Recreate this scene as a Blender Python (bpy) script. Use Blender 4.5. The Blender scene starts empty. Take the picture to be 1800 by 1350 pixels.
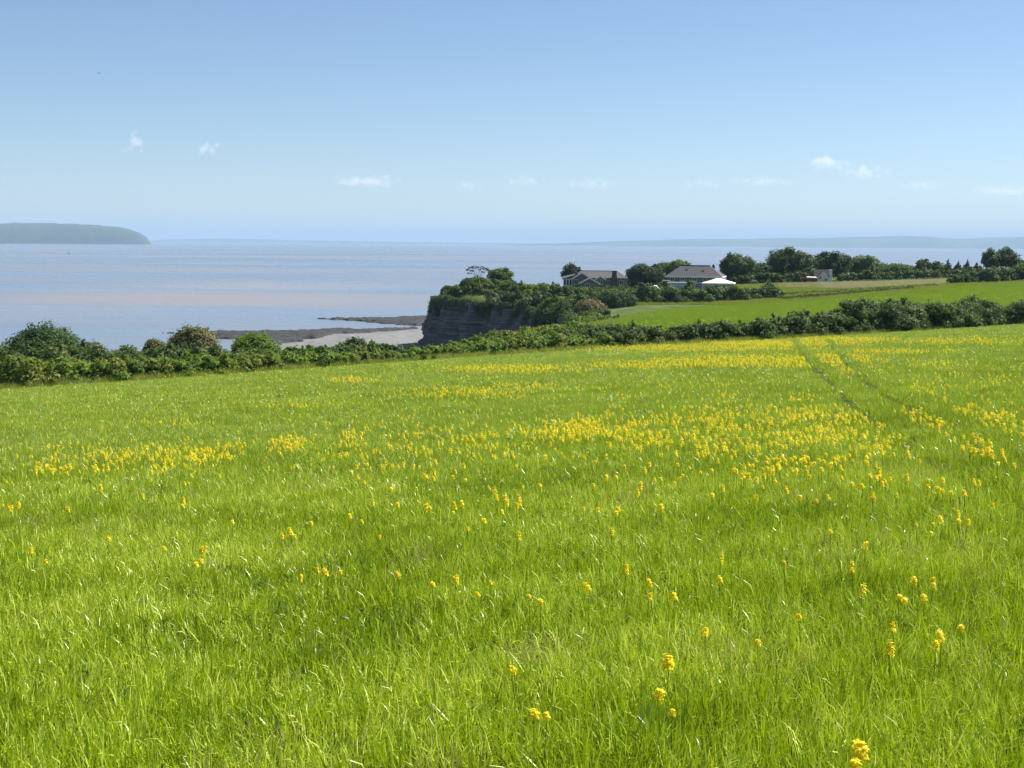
import bpy, math, random
import numpy as np
from mathutils import Matrix, Vector
R = math.radians
SC = bpy.context.scene
COL = SC.collection

# ------------------------------------------------------------------ camera
CAMZ, F, PITCH, ROLL = 24.0, 2400.0, R(5.895), R(0.42)
fw = np.array([0, math.cos(PITCH), -math.sin(PITCH)])
up0 = np.array([0, math.sin(PITCH), math.cos(PITCH)])
rt = math.cos(ROLL) * np.array([1., 0, 0]) + math.sin(ROLL) * up0
up = -math.sin(ROLL) * np.array([1., 0, 0]) + math.cos(ROLL) * up0
cd = bpy.data.cameras.new('camera')
cam = bpy.data.objects.new('camera', cd)
COL.objects.link(cam)
cd.sensor_width = 36.0
cd.lens = F / 1800 * 36
cd.clip_start = 0.1
cd.clip_end = 90000
M = Matrix(((rt[0], up[0], -fw[0], 0), (rt[1], up[1], -fw[1], 0), (rt[2], up[2], -fw[2], CAMZ), (0, 0, 0, 1)))
cam.matrix_world = M
SC.camera = cam

# ------------------------------------------------------------------ light
SUN_AZ, SUN_EL = 58.0, 50.0          # azimuth to the right of the viewing direction
w = bpy.data.worlds.new('World')
SC.world = w
w.use_nodes = True
nt = w.node_tree
sky = nt.nodes.new('ShaderNodeTexSky')
sky.sky_type = 'NISHITA'
sky.sun_disc = False
sky.sun_elevation = R(SUN_EL)
sky.sun_rotation = R(SUN_AZ)
sky.altitude = 0
sky.air_density = 0.8
sky.dust_density = 0.15
sky.ozone_density = 3.6
bg = nt.nodes['Background']
bg.inputs[1].default_value = 0.0600
nt.links.new(sky.outputs[0], bg.inputs[0])
sl = bpy.data.lights.new('sun', 'SUN')
sl.energy = 5.0
sl.angle = R(0.53)
sl.color = (1.0, 0.95, 0.86)
sun = bpy.data.objects.new('sun', sl)
COL.objects.link(sun)
sd_ = Vector((math.sin(R(SUN_AZ)) * math.cos(R(SUN_EL)), math.cos(R(SUN_AZ)) * math.cos(R(SUN_EL)), math.sin(R(SUN_EL))))
sun.rotation_euler = sd_.to_track_quat('Z', 'Y').to_euler()
sun.location = (60, 40, 120)
vs = SC.view_settings
vs.view_transform = 'Standard'
vs.look = 'None'
vs.exposure = 1.0
vs.gamma = 1.0
vs.use_curve_mapping = False
SC.render.film_transparent = False
SC.cycles.max_bounces = 6
SC.cycles.diffuse_bounces = 3
SC.cycles.transmission_bounces = 6
SC.cycles.transparent_max_bounces = 12
SC.cycles.volume_bounces = 1
SC.cycles.sample_clamp_indirect = 6.0

# ------------------------------------------------------------------ helpers
rng = np.random.default_rng(7)
random.seed(7)


def ray(px, py):
    return fw + rt * (px - 900) / F + up * (675 - py) / F


def P(px, py, D):
    d = ray(px, py)
    return np.array([0, 0, CAMZ]) + d * (D / d[1])


def proj(x, y, z):
    v = np.stack([x, y, z - CAMZ], -1)
    k = v @ fw
    return 900 + F * (v @ rt) / k, 675 - F * (v @ up) / k


CA, CB, EYE, CROP = 0.0549, -0.0648, 1.7, 0.27      # the field's slope, the eye over the crop, the crop's height


def canopy(x, y):
    return CAMZ - EYE + CA * x + CB * y


def on_canopy(px, py, h=0.0):
    d = ray(px, py)
    t = (EYE - h) / (CA * d[0] + CB * d[1] - d[2])
    return np.array([0, 0, CAMZ]) + d * t


def on_sea(px, py, z=0.0):
    d = ray(px, py)
    return np.array([0, 0, CAMZ]) + d * ((z - CAMZ) / d[2])


def tag(o, label=None, cat=None, group=None, kind=None):
    if label: o['label'] = label
    if cat: o['category'] = cat
    if group: o['group'] = group
    if kind: o['kind'] = kind
    return o


def empty(name, loc, label, cat, group=None, rz=0.0):
    o = bpy.data.objects.new(name, None)
    o.empty_display_size = 0.2
    COL.objects.link(o)
    o.location = loc
    o.rotation_euler = (0, 0, rz)
    return tag(o, label, cat, group)


def mesh_np(name, V, quads=None, tris=None, attrs=None, smooth=False):
    V = np.asarray(V, np.float32)
    me = bpy.data.meshes.new(name)
    q = np.zeros((0, 4), np.int32) if quads is None else np.asarray(quads, np.int32)
    t = np.zeros((0, 3), np.int32) if tris is None else np.asarray(tris, np.int32)
    me.vertices.add(len(V))
    me.vertices.foreach_set('co', V.ravel())
    me.loops.add(q.size + t.size)
    me.loops.foreach_set('vertex_index', np.concatenate([q.ravel(), t.ravel()]))
    me.polygons.add(len(q) + len(t))
    st = np.concatenate([np.arange(len(q)) * 4, q.size + np.arange(len(t)) * 3]).astype(np.int32)
    me.polygons.foreach_set('loop_start', st)
    if smooth:
        me.polygons.foreach_set('use_smooth', np.ones(len(st), bool))
    for k, a in (attrs or {}).items():
        a = np.asarray(a, np.float32)
        ty = 'FLOAT' if a.ndim == 1 else 'FLOAT_VECTOR'
        at = me.attributes.new(k, ty, 'POINT')
        at.data.foreach_set('value' if a.ndim == 1 else 'vector', a.ravel())
    me.update(calc_edges=True)
    me.validate()
    return me


def obj(name, me, mat, parent=None, loc=None):
    o = bpy.data.objects.new(name, me)
    COL.objects.link(o)
    if mat is not None:
        me.materials.clear()
        me.materials.append(mat)
    if parent is not None:
        o.parent = parent
    if loc is not None:
        o.location = loc
    return o


class MB:
    """collects simple shapes into one mesh"""
    def __init__(s):
        s.v, s.f = [], []

    def add(s, v, f):
        n = len(s.v)
        s.v += [tuple(map(float, p)) for p in v]
        s.f += [tuple(i + n for i in q) for q in f]
        return s

    def box(s, x0, x1, y0, y1, z0, z1):
        return s.add([(x0, y0, z0), (x1, y0, z0), (x1, y1, z0), (x0, y1, z0), (x0, y0, z1), (x1, y0, z1), (x1, y1, z1), (x0, y1, z1)],
                     [(0, 3, 2, 1), (4, 5, 6, 7), (0, 1, 5, 4), (1, 2, 6, 5), (2, 3, 7, 6), (3, 0, 4, 7)])

    def tube(s, pts, rad, n=7):
        pts = [np.array(p, float) for p in pts]
        V, Fc = [], []
        for i, p in enumerate(pts):
            t = pts[min(i + 1, len(pts) - 1)] - pts[max(i - 1, 0)]
            t /= np.linalg.norm(t) + 1e-9
            a = np.cross(t, [0.3, 0.9, 0.2]); a /= np.linalg.norm(a) + 1e-9
            b = np.cross(t, a)
            r = rad[i] if hasattr(rad, '__len__') else rad
            for k in range(n):
                c = 2 * math.pi * k / n
                V.append(p + r * (a * math.cos(c) + b * math.sin(c)))
        for i in range(len(pts) - 1):
            for k in range(n):
                k2 = (k + 1) % n
                Fc.append((i * n + k, i * n + k2, (i + 1) * n + k2, (i + 1) * n + k))
        Fc.append(tuple(range(n))[::-1])
        Fc.append(tuple(range((len(pts) - 1) * n, len(pts) * n)))
        return s.add(V, Fc)

    def slab(s, poly, thick):
        """a flat polygon in 3D given a thickness along its normal (downwards)"""
        p = [np.array(q, float) for q in poly]
        nrm = np.cross(p[1] - p[0], p[2] - p[0]); nrm /= np.linalg.norm(nrm)
        if nrm[2] < 0: nrm = -nrm
        n = len(p)
        return s.add(p + [q - nrm * thick for q in p],
                     [tuple(range(n)), tuple(range(n, 2 * n))[::-1]] + [(i, i + n, (i + 1) % n + n, (i + 1) % n) for i in range(n)])

    def build(s, name, mat, parent=None, loc=None, smooth=False):
        me = bpy.data.meshes.new(name)
        me.from_pydata(s.v, [], s.f)
        if smooth:
            me.polygons.foreach_set('use_smooth', np.ones(len(me.polygons), bool))
        me.update()
        return obj(name, me, mat, parent, loc)


# --- materials
def new_mat(name):
    m = bpy.data.materials.new(name)
    m.use_nodes = True
    t = m.node_tree
    return m, t, t.nodes, t.links, t.nodes['Principled BSDF']


def nd(t, typ, **kw):
    n = t.nodes.new(typ)
    for k, v in kw.items():
        if hasattr(n, k): setattr(n, k, v)
        else: n.inputs[k.replace('_', ' ')].default_value = v
    return n


def ramp(t, stops):
    n = t.nodes.new('ShaderNodeValToRGB')
    e = n.color_ramp.elements
    while len(e) > 1: e.remove(e[-1])
    e[0].position, e[0].color = stops[0][0], (*stops[0][1], 1)
    for p, c in stops[1:]:
        x = e.new(p); x.color = (*c, 1)
    return n


def mix(t, a, b, fac, mode='MIX'):
    n = t.nodes.new('ShaderNodeMix')
    n.data_type = 'RGBA'; n.blend_type = mode
    for s, v in ((n.inputs[0], fac), (n.inputs[6], a), (n.inputs[7], b)):
        if isinstance(v, bpy.types.NodeSocket): t.links.new(v, s)
        elif isinstance(v, tuple): s.default_value = (*v, 1)
        else: s.default_value = v
    return n.outputs[2]


def noise(t, scale, detail=3, vec=None, rough=0.55, mapping=None):
    n = t.nodes.new('ShaderNodeTexNoise')
    n.inputs['Scale'].default_value = scale
    n.inputs['Detail'].default_value = detail
    n.inputs['Roughness'].default_value = rough
    if vec is None:
        g = t.nodes.new('ShaderNodeNewGeometry'); vec = g.outputs['Position']
    if mapping is not None:
        mp = t.nodes.new('ShaderNodeMapping')
        mp.inputs['Scale'].default_value = mapping
        t.links.new(vec, mp.inputs[0]); vec = mp.outputs[0]
    t.links.new(vec, n.inputs['Vector'])
    return n.outputs['Fac']


def bump(t, b, h, strength=0.3, dist=0.05):
    n = t.nodes.new('ShaderNodeBump')
    n.inputs['Strength'].default_value = strength
    n.inputs['Distance'].default_value = dist
    t.links.new(h, n.inputs['Height']); t.links.new(n.outputs[0], b.inputs['Normal'])


def plain(name, col, rough=0.8, var=0.25, scale=1.5, spec=0.3, bmp=0.0):
    m, t, N, L, b = new_mat(name)
    f = noise(t, scale, 4)
    r = ramp(t, [(0.3, tuple(c * (1 - var) for c in col)), (0.7, tuple(min(1, c * (1 + var)) for c in col))])
    L.new(f, r.inputs[0]); L.new(r.outputs[0], b.inputs['Base Color'])
    b.inputs['Roughness'].default_value = rough
    b.inputs['Specular IOR Level'].default_value = spec
    if bmp: bump(t, b, noise(t, scale * 6, 4), bmp, 0.05)
    return m


def leafy(name, cols, rough=0.65, trans=0.35, tcol=None, nscale=0.35, spec=0.15, vary=0.5):
    """leaf material: colour by leaf, by clump and by a wide noise; light passes through"""
    m, t, N, L, b = new_mat(name)
    a = nd(t, 'ShaderNodeAttribute', attribute_name='rnd')
    a2 = nd(t, 'ShaderNodeAttribute', attribute_name='lobe')
    n = noise(t, nscale, 2)
    ad = nd(t, 'ShaderNodeMath', operation='ADD'); L.new(a2.outputs['Fac'], ad.inputs[0]); L.new(n, ad.inputs[1])
    a3 = nd(t, 'ShaderNodeMath', operation='MULTIPLY_ADD'); L.new(a.outputs['Fac'], a3.inputs[0]); a3.inputs[1].default_value = vary
    L.new(ad.outputs[0], a3.inputs[2])
    sc = nd(t, 'ShaderNodeMath', operation='MULTIPLY'); L.new(a3.outputs[0], sc.inputs[0]); sc.inputs[1].default_value = 1 / (1.5 + vary)
    r = ramp(t, [(0.30 + 0.55 * i / (len(cols) - 1), c) for i, c in enumerate(cols)])
    L.new(sc.outputs[0], r.inputs[0])
    L.new(r.outputs[0], b.inputs['Base Color'])
    b.inputs['Roughness'].default_value = rough
    b.inputs['Specular IOR Level'].default_value = spec
    tr = nd(t, 'ShaderNodeBsdfTranslucent')
    tc = mix(t, r.outputs[0], tcol or (0.25, 0.4, 0.04), 0.5)
    L.new(tc, tr.inputs[0])
    ms = nd(t, 'ShaderNodeMixShader'); ms.inputs[0].default_value = trans
    L.new(b.outputs[0], ms.inputs[1]); L.new(tr.outputs[0], ms.inputs[2])
    L.new(ms.outputs[0], t.nodes['Material Output'].inputs[0])
    return m


M_DARK = leafy('leaf_dark', [(0.018, 0.040, 0.020), (0.036, 0.072, 0.025), (0.075, 0.125, 0.036)], trans=0.18)
M_MID = leafy('leaf_mid', [(0.030, 0.062, 0.022), (0.052, 0.098, 0.026), (0.085, 0.14, 0.035)], trans=0.25)
M_HEDGE = leafy('leaf_hedge', [(0.022, 0.046, 0.018), (0.048, 0.088, 0.024), (0.085, 0.13, 0.036), (0.14, 0.15, 0.06)], trans=0.22)
M_OLIVE = leafy('leaf_olive', [(0.040, 0.078, 0.016), (0.085, 0.145, 0.022), (0.16, 0.215, 0.03), (0.22, 0.22, 0.05)], trans=0.3)
M_LIGHT = leafy('leaf_light', [(0.060, 0.12, 0.018), (0.11, 0.19, 0.025), (0.17, 0.26, 0.04)], trans=0.35)
M_BLOOM = leafy('leaf_faded_bloom', [(0.045, 0.065, 0.025), (0.10, 0.105, 0.045), (0.20, 0.16, 0.085), (0.26, 0.20, 0.12)], trans=0.25)
M_PALE = leafy('leaf_pale', [(0.065, 0.11, 0.055), (0.10, 0.155, 0.075), (0.15, 0.20, 0.10)], trans=0.25)
M_CONIF = leafy('leaf_conifer', [(0.014, 0.032, 0.020), (0.024, 0.048, 0.024), (0.040, 0.068, 0.032)], trans=0.1)
M_BARK = plain('bark', (0.09, 0.07, 0.05), 0.9, 0.35, 6, 0.2, 0.4)

# ------------------------------------------------------------------ terrain function
EDGE_PX = [(-160, 690), (0, 681), (200, 668), (400, 654), (600, 640), (720, 632), (900, 620), (1100, 607), (1300, 597), (1500, 586), (1650, 577), (1800, 567), (1960, 558)]
EDGE = [on_canopy(*p) for p in EDGE_PX]

COAST = np.array([(-900, -300), (-400, -60), (-200, 40), (-110, 92), (-66, 118), (-34, 148), (-10, 172), (4, 195), (9, 225), (8, 252), (4, 270), (-5, 284),
                  (-13, 296), (-18.5, 307), (-19.5, 313), (-15, 324), (-2, 345), (30, 375), (100, 412), (250, 445), (520, 470), (800, 300), (800, -400), (0, -700)], float)


def poly_sd(poly, x, y):
    """signed distance to a polygon, negative inside"""
    x = np.asarray(x, float); y = np.asarray(y, float)
    d = np.full(x.shape, 1e9); ins = np.zeros(x.shape, bool)
    n = len(poly)
    for i in range(n):
        a, b = poly[i], poly[(i + 1) % n]
        e = b - a
        t = np.clip(((x - a[0]) * e[0] + (y - a[1]) * e[1]) / (e @ e), 0, 1)
        d = np.minimum(d, np.hypot(x - a[0] - t * e[0], y - a[1] - t * e[1]))
        c = (a[1] > y) != (b[1] > y)
        xi = a[0] + (y - a[1]) / (e[1] if abs(e[1]) > 1e-9 else 1e-9) * e[0]
        ins ^= c & (x < xi)
    return np.where(ins, -d, d)


ctrl = []
for px, py, D in [(300, 657, 100), (600, 641, 122), (750, 625, 140), (900, 612, 150), (1000, 600, 160), (1070, 570, 190), (1100, 555, 220), (1150, 549, 235),
                  (1250, 541, 250), (1400, 531, 262), (1520, 519, 268), (1640, 508, 275), (1800, 500, 285), (1200, 585, 165), (1500, 566, 185), (1800, 556, 200),
                  (1045, 510, 318), (1225, 507, 322), (1370, 502, 312), (1440, 498, 330), (1600, 493, 335), (1720, 488, 335), (1800, 480, 350), (1950, 474, 350),
                  (1000, 545, 262), (1200, 531, 275), (1340, 524, 278), (1480, 512, 290), (770, 530, 306), (830, 509, 308), (900, 514, 302), (940, 530, 288), (935, 562, 262),
                  (1000, 575, 215), (2000, 545, 205), (2000, 490, 290)]:
    p = P(px, py, D); ctrl.append(tuple(p))
for e in EDGE:
    ctrl.append((e[0], e[1], canopy(e[0], e[1]) - CROP))
for x, y in [(0, 0), (0, 10), (0, 25), (0, 45), (0, 70), (-10, 30), (-20, 55), (12, 35), (25, 60), (20, 90), (45, 110), (0, -20), (-30, 20), (30, 20), (60, 80), (-60, 10), (80, 40), (-40, 50)]:
    ctrl.append((x, y, canopy(x, y) - CROP))
ctrl += [(-45, 125, 9), (-75, 104, 10.5), (-18, 152, 9), (2, 170, 10), (20, 380, 12), (110, 420, 15), (200, 430, 17), (-15, 326, 11), (220, 200, 19), (150, -150, 30), (-150, -150, 20), (-140, 30, 14), (300, 50, 28)]
ctrl = np.array(ctrl)


def _tps():
    X = ctrl[:, :2] / 100
    d2 = ((X[:, None] - X[None]) ** 2).sum(-1)
    K = 0.5 * d2 * np.log(d2 + 1e-12) + np.eye(len(X)) * 1e-4
    Pm = np.c_[np.ones(len(X)), X]
    A = np.zeros((len(X) + 3,) * 2)
    A[:-3, :-3] = K; A[:-3, -3:] = Pm; A[-3:, :-3] = Pm.T
    return X, np.linalg.solve(A, np.r_[ctrl[:, 2], 0, 0, 0])


TX, TW = _tps()


EDGE_POLY = np.array([(-400, -300)] + [(-160, 20)] + [(e[0], e[1]) for e in EDGE] + [(220, 200), (400, -300)], float)


def land(x, y):
    x = np.asarray(x, float); y = np.asarray(y, float)
    sh = x.shape
    q = np.c_[x.ravel(), y.ravel()] / 100
    out = np.zeros(len(q))
    for i in range(0, len(q), 20000):
        d2 = ((q[i:i + 20000, None] - TX[None]) ** 2).sum(-1)
        out[i:i + 20000] = (0.5 * d2 * np.log(d2 + 1e-12)) @ TW[:-3]
    out += TW[-3] + q @ TW[-2:]
    out = out.reshape(sh)
    # inside the crop field the ground is its even slope
    s = poly_sd(EDGE_POLY, x, y)
    k = np.clip((1.5 - s) / 7.0, 0, 1); k = k * k * (3 - 2 * k)
    k = np.where((np.abs(x) < 130) & (y > -40), k, 0)
    return out * (1 - k) + k * (canopy(x, y) - CROP)


def ground(x, y):
    z = land(x, y)
    s = poly_sd(COAST, x, y)
    k = np.clip((s + 3.5) / 4.0, 0, 1); k = k * k * (3 - 2 * k)
    return z * (1 - k) - 2.5 * k


def gz(x, y):
    return float(ground(np.array([x]), np.array([y]))[0])


# ------------------------------------------------------------------ setting: sea, ground, shore
def polar(name, rings, angs, zf, mat, smooth=True):
    rr, aa = np.meshgrid(rings, angs, indexing='ij')
    x = rr * np.sin(aa); y = rr * np.cos(aa)
    z = zf(x, y)
    nr, na = rr.shape
    i = np.arange(nr - 1)[:, None] * na + np.arange(na - 1)[None]
    q = np.stack([i, i + 1, i + na + 1, i + na], -1).reshape(-1, 4)[:, ::-1]
    return obj(name, mesh_np(name, np.stack([x, y, z], -1).reshape(-1, 3), q, smooth=smooth), mat)


# sea
m, t, N, L, b = new_mat('sea_water')
g = nd(t, 'ShaderNodeNewGeometry')
n1 = noise(t, 0.0020, 5, g.outputs['Position'], 0.6, (0.55, 1.6, 1))
n2 = noise(t, 0.012, 4, g.outputs['Position'], 0.6, (0.35, 1.0, 1))
ad = nd(t, 'ShaderNodeMath', operation='MULTIPLY_ADD'); L.new(n2, ad.inputs[0]); ad.inputs[1].default_value = 0.35; L.new(n1, ad.inputs[2])
r = ramp(t, [(0.48, (0.11, 0.165, 0.235)), (0.68, (0.155, 0.185, 0.225)), (0.86, (0.225, 0.205, 0.20))])
# silt plume off the beach
mp = nd(t, 'ShaderNodeMapping'); mp.inputs['Location'].default_value = (1.55, -3.3, 0); mp.inputs['Scale'].default_value = (1 / 85, 1 / 210, 1)
L.new(g.outputs['Position'], mp.inputs[0])
lv = nd(t, 'ShaderNodeVectorMath', operation='LENGTH'); L.new(mp.outputs[0], lv.inputs[0])
pl_ = nd(t, 'ShaderNodeMapRange'); L.new(lv.outputs['Value'], pl_.inputs[0]); pl_.inputs[1].default_value = 0.2; pl_.inputs[2].default_value = 1.5; pl_.inputs[3].default_value = 0.16; pl_.inputs[4].default_value = 0.0
ad2 = nd(t, 'ShaderNodeMath', operation='ADD'); L.new(ad.outputs[0], ad2.inputs[0]); L.new(pl_.outputs[0], ad2.inputs[1])
L.new(ad2.outputs[0], r.inputs[0]); L.new(r.outputs[0], b.inputs['Base Color'])
n3 = noise(t, 0.010, 5, g.outputs['Position'], 0.65, (0.25, 1.2, 1))
rr_ = nd(t, 'ShaderNodeMapRange'); L.new(n3, rr_.inputs[0]); rr_.inputs[1].default_value = 0.35; rr_.inputs[2].default_value = 0.65; rr_.inputs[3].default_value = 0.22; rr_.inputs[4].default_value = 0.36
L.new(rr_.outputs[0], b.inputs['Roughness'])
b.inputs['IOR'].default_value = 1.33
nb = noise(t, 0.9, 3, g.outputs['Position'], 0.6, (0.5, 1.0, 1)); nb2 = noise(t, 0.10, 4, g.outputs['Position'], 0.6, (0.4, 1.0, 1))
hm = nd(t, 'ShaderNodeMath', operation='MULTIPLY_ADD'); L.new(nb2, hm.inputs[0]); hm.inputs[1].default_value = 3.0; L.new(nb, hm.inputs[2])
bump(t, b, hm.outputs[0], 0.7, 0.25)
M_SEA = m
rings = np.r_[0.5, 40, 80, np.geomspace(120, 38000, 60)]
sea = polar('sea', rings, np.radians(np.linspace(-180, 180, 145)), lambda x, y: x * 0.0, M_SEA)
tag(sea, 'pale blue sea with brownish silt bands', 'sea', kind='structure')

# ground sheet
m, t, N, L, b = new_mat('rough_ground')
r = ramp(t, [(0.3, (0.045, 0.07, 0.018)), (0.55, (0.08, 0.115, 0.03)), (0.75, (0.15, 0.15, 0.06))])
L.new(noise(t, 0.35, 5), r.inputs[0]); L.new(r.outputs[0], b.inputs['Base Color'])
b.inputs['Roughness'].default_value = 0.95; b.inputs['Specular IOR Level'].default_value = 0.1
bump(t, b, noise(t, 3.0, 4), 0.8, 0.2)
M_GROUND = m
angs = np.radians(np.r_[np.linspace(-180, -34, 40), np.linspace(-33.5, 33.5, 230), np.linspace(34, 180, 40)])
rings = np.r_[0.3, 1, 2, 4, np.arange(6, 60, 3.0), np.arange(60, 380, 1.8), np.geomspace(382, 900, 40)]
gr = polar('ground', rings, angs, ground, M_GROUND)
tag(gr, 'rough grassy land between the fields and the shore', 'ground', kind='structure')


def patch(name, top, bot, mat, lift, nu=120, nv=40, zf=land):
    """sheet over the ground between two polylines of (x, y)"""
    def res(pl, n):
        pl = np.array(pl, float)
        s = np.r_[0, np.cumsum(np.hypot(*np.diff(pl, axis=0).T))]
        u = np.linspace(0, s[-1], n)
        return np.c_[np.interp(u, s, pl[:, 0]), np.interp(u, s, pl[:, 1])]
    a, c = res(top, nu), res(bot, nu)
    v = np.linspace(0, 1, nv)[:, None, None]
    g = c[None] * (1 - v) + a[None] * v
    z = zf(g[..., 0], g[..., 1]) + lift
    V = np.concatenate([g, z[..., None]], -1).reshape(-1, 3)
    i = np.arange(nv - 1)[:, None] * nu + np.arange(nu - 1)[None]
    q = np.stack([i, i + 1, i + nu + 1, i + nu], -1).reshape(-1, 4)
    return obj(name, mesh_np(name, V, q, smooth=True), mat)


def xyD(px, D):
    p = P(px, 550, D); return (p[0], p[1])


# crop field soil with low growth
m, t, N, L, b = new_mat('crop_soil')
r = ramp(t, [(0.35, (0.03, 0.045, 0.008)), (0.6, (0.045, 0.07, 0.010)), (0.8, (0.07, 0.065, 0.02))])
L.new(noise(t, 1.6, 5), r.inputs[0]); L.new(r.outputs[0], b.inputs['Base Color'])
b.inputs['Roughness'].default_value = 0.95; b.inputs['Specular IOR Level'].default_value = 0.1
bump(t, b, noise(t, 14, 4), 0.8, 0.05)
field = patch('crop_field', [(-160, 22)] + [(e[0], e[1]) for e in EDGE] + [(150, 195)], [(-120, -30), (140, -30)], m, 0.03, 160, 90)
tag(field, 'near field of green crop with yellow flowers', 'field', kind='structure')

# pasture
m, t, N, L, b = new_mat('pasture_grass')
r = ramp(t, [(0.3, (0.11, 0.20, 0.012)), (0.7, (0.17, 0.265, 0.022))])
L.new(noise(t, 0.12, 5, None, 0.6, (0.6, 1.5, 1)), r.inputs[0])
L.new(r.outputs[0], b.inputs['Base Color'])
b.inputs['Roughness'].default_value = 0.95; b.inputs['Specular IOR Level'].default_value = 0.1
bump(t, b, noise(t, 2.5, 4), 0.7, 0.15)
M_PAST = m
PTOP = [xyD(p, D) for p, D in [(1066, 196), (1100, 215), (1150, 238), (1250, 257), (1400, 263), (1520, 267), (1640, 274), (1720, 279), (1900, 290)]]
PBOT = [xyD(p, D) for p, D in [(1060, 178), (1100, 168), (1200, 166), (1400, 178), (1600, 192), (1940, 205)]]
pasture = patch('pasture', PTOP, PBOT, m, 0.06)
tag(pasture, 'smooth green pasture behind the dark hedge', 'field', kind='structure')

m, t, N, L, b = new_mat('dry_meadow_grass')
r = ramp(t, [(0.3, (0.17, 0.175, 0.08)), (0.7, (0.27, 0.255, 0.14))])
L.new(noise(t, 0.25, 5, None, 0.6, (0.6, 1.5, 1)), r.inputs[0])
L.new(r.outputs[0], b.inputs['Base Color'])
b.inputs['Roughness'].default_value = 0.95; b.inputs['Specular IOR Level'].default_value = 0.1
bump(t, b, noise(t, 2.0, 4), 0.8, 0.15)
M_DRY = m
MTOP = [xyD(p, D) for p, D in [(1375, 318), (1480, 322), (1600, 326), (1690, 328)]]
MBOT = [xyD(p, D) for p, D in [(1370, 304), (1480, 298), (1600, 296), (1690, 300)]]
meadow = patch('dry_meadow', MTOP, MBOT, m, 0.06)
tag(meadow, 'pale strip of dry meadow in front of the trees', 'field', kind='structure')

# shore
BEACH = np.array([on_sea(*p)[:2] for p in [(780, 574), (745, 577), (700, 581), (655, 583), (590, 586), (480, 589), (400, 588), (385, 592), (450, 612), (500, 640), (560, 700), (800, 720), (860, 640)]])
LEDGE2 = np.array([on_sea(*p)[:2] for p in [(388, 585), (450, 583.5), (520, 583), (590, 579.5), (640, 581), (700, 578.5), (735, 578), (700, 583), (640, 590), (590, 597), (560, 603), (480, 609), (420, 600), (340, 588), (300, 585.5), (340, 585.2)]])
LEDGE1 = np.array([on_sea(*p)[:2] for p in [(560, 560.6), (610, 561), (690, 560), (760, 556.5), (800, 557), (800, 573), (750, 573), (705, 571), (640, 565), (600, 562.5)]])


def fbm(x, y, s, seed):
    r_ = np.random.default_rng(seed)
    o = np.zeros_like(x)
    for k in range(6):
        f_ = 2 ** k / s; a = r_.uniform(0, 6.28, 6)
        c, s_ = math.cos(a[0]), math.sin(a[0])
        u, v = x * c - y * s_, x * s_ + y * c
        o += 0.6 ** k * (np.sin(u * f_ * 6.28 + a[1] + 1.3 * np.sin(v * f_ * 3.1 + a[2])) * np.sin(v * f_ * 5.1 + a[3] + 1.1 * np.sin(u * f_ * 4 + a[4])))
    return o


def grid_xy(x0, x1, nx, y0, y1, ny):
    X, Y = np.meshgrid(np.linspace(x0, x1, nx), np.linspace(y0, y1, ny))
    i = np.arange(ny - 1)[:, None] * nx + np.arange(nx - 1)[None]
    return X, Y, np.stack([i, i + 1, i + nx + 1, i + nx], -1).reshape(-1, 4)


X, Y, q = grid_xy(-110, 25, 200, 150, 400, 300)
s = poly_sd(BEACH, X, Y)
Z = np.clip(-s * 0.055, -1.5, 1.5) + 0.10 * fbm(X, Y, 14, 3) * np.clip(-s / 6, 0, 1) + 0.05
m, t, N, L, b = new_mat('shingle')
r = ramp(t, [(0.3, (0.095, 0.095, 0.094)), (0.5, (0.15, 0.149, 0.147)), (0.72, (0.22, 0.218, 0.214))])
L.new(noise(t, 0.5, 8, None, 0.75), r.inputs[0]); L.new(r.outputs[0], b.inputs['Base Color'])
b.inputs['Roughness'].default_value = 0.9
bump(t, b, noise(t, 3, 5), 0.8, 0.15)
tag(obj('beach', mesh_np('beach', np.stack([X, Y, Z], -1).reshape(-1, 3), q, smooth=True), m), 'pale grey shingle beach below the cliff', 'beach', kind='structure')
m, t, N, L, b = new_mat('ledge_rock')
r = ramp(t, [(0.35, (0.008, 0.009, 0.011)), (0.55, (0.020, 0.021, 0.024)), (0.80, (0.065, 0.063, 0.065))])
L.new(noise(t, 0.45, 7, None, 0.7, (0.5, 1.4, 1)), r.inputs[0]); L.new(r.outputs[0], b.inputs['Base Color'])
b.inputs['Roughness'].default_value = 0.85
bump(t, b, noise(t, 2.2, 5), 0.9, 0.3)
M_ROCK = m
for poly, seed, lab in ((LEDGE1, 4, 'thin dark rock ledge running out beyond the cliff'), (LEDGE2, 9, 'broad dark rock ledge along the edge of the grey beach')):
    lo, hi = poly.min(0) - 4, poly.max(0) + 4
    X, Y, q = grid_xy(lo[0], hi[0], 160, lo[1], hi[1], 110)
    s = poly_sd(poly, X, Y) + 1.6 * fbm(X, Y, 11, seed)
    h = np.clip(-s * 0.16 + 0.1, -1.5, 0.4)
    st = 0.22 * fbm(X, Y * 1.8, 7, seed + 1) + 0.22 * np.abs(fbm(X * 0.5, Y * 2.4, 5, seed + 2))
    Z = np.maximum(-2.0, h + (st * 0.8 + 0.12) * np.clip(-s / 2.5, 0, 1) + np.clip(-poly_sd(BEACH, X, Y) * 0.055, 0, 1.2) * np.clip(-s, 0, 1))
    Z = np.where(s > 0.4, -2.0, Z)
    tag(obj('rock_ledge', mesh_np('rock_ledge', np.stack([X, Y, Z], -1).reshape(-1, 3), q), M_ROCK), lab, 'rock', kind='structure')

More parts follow.
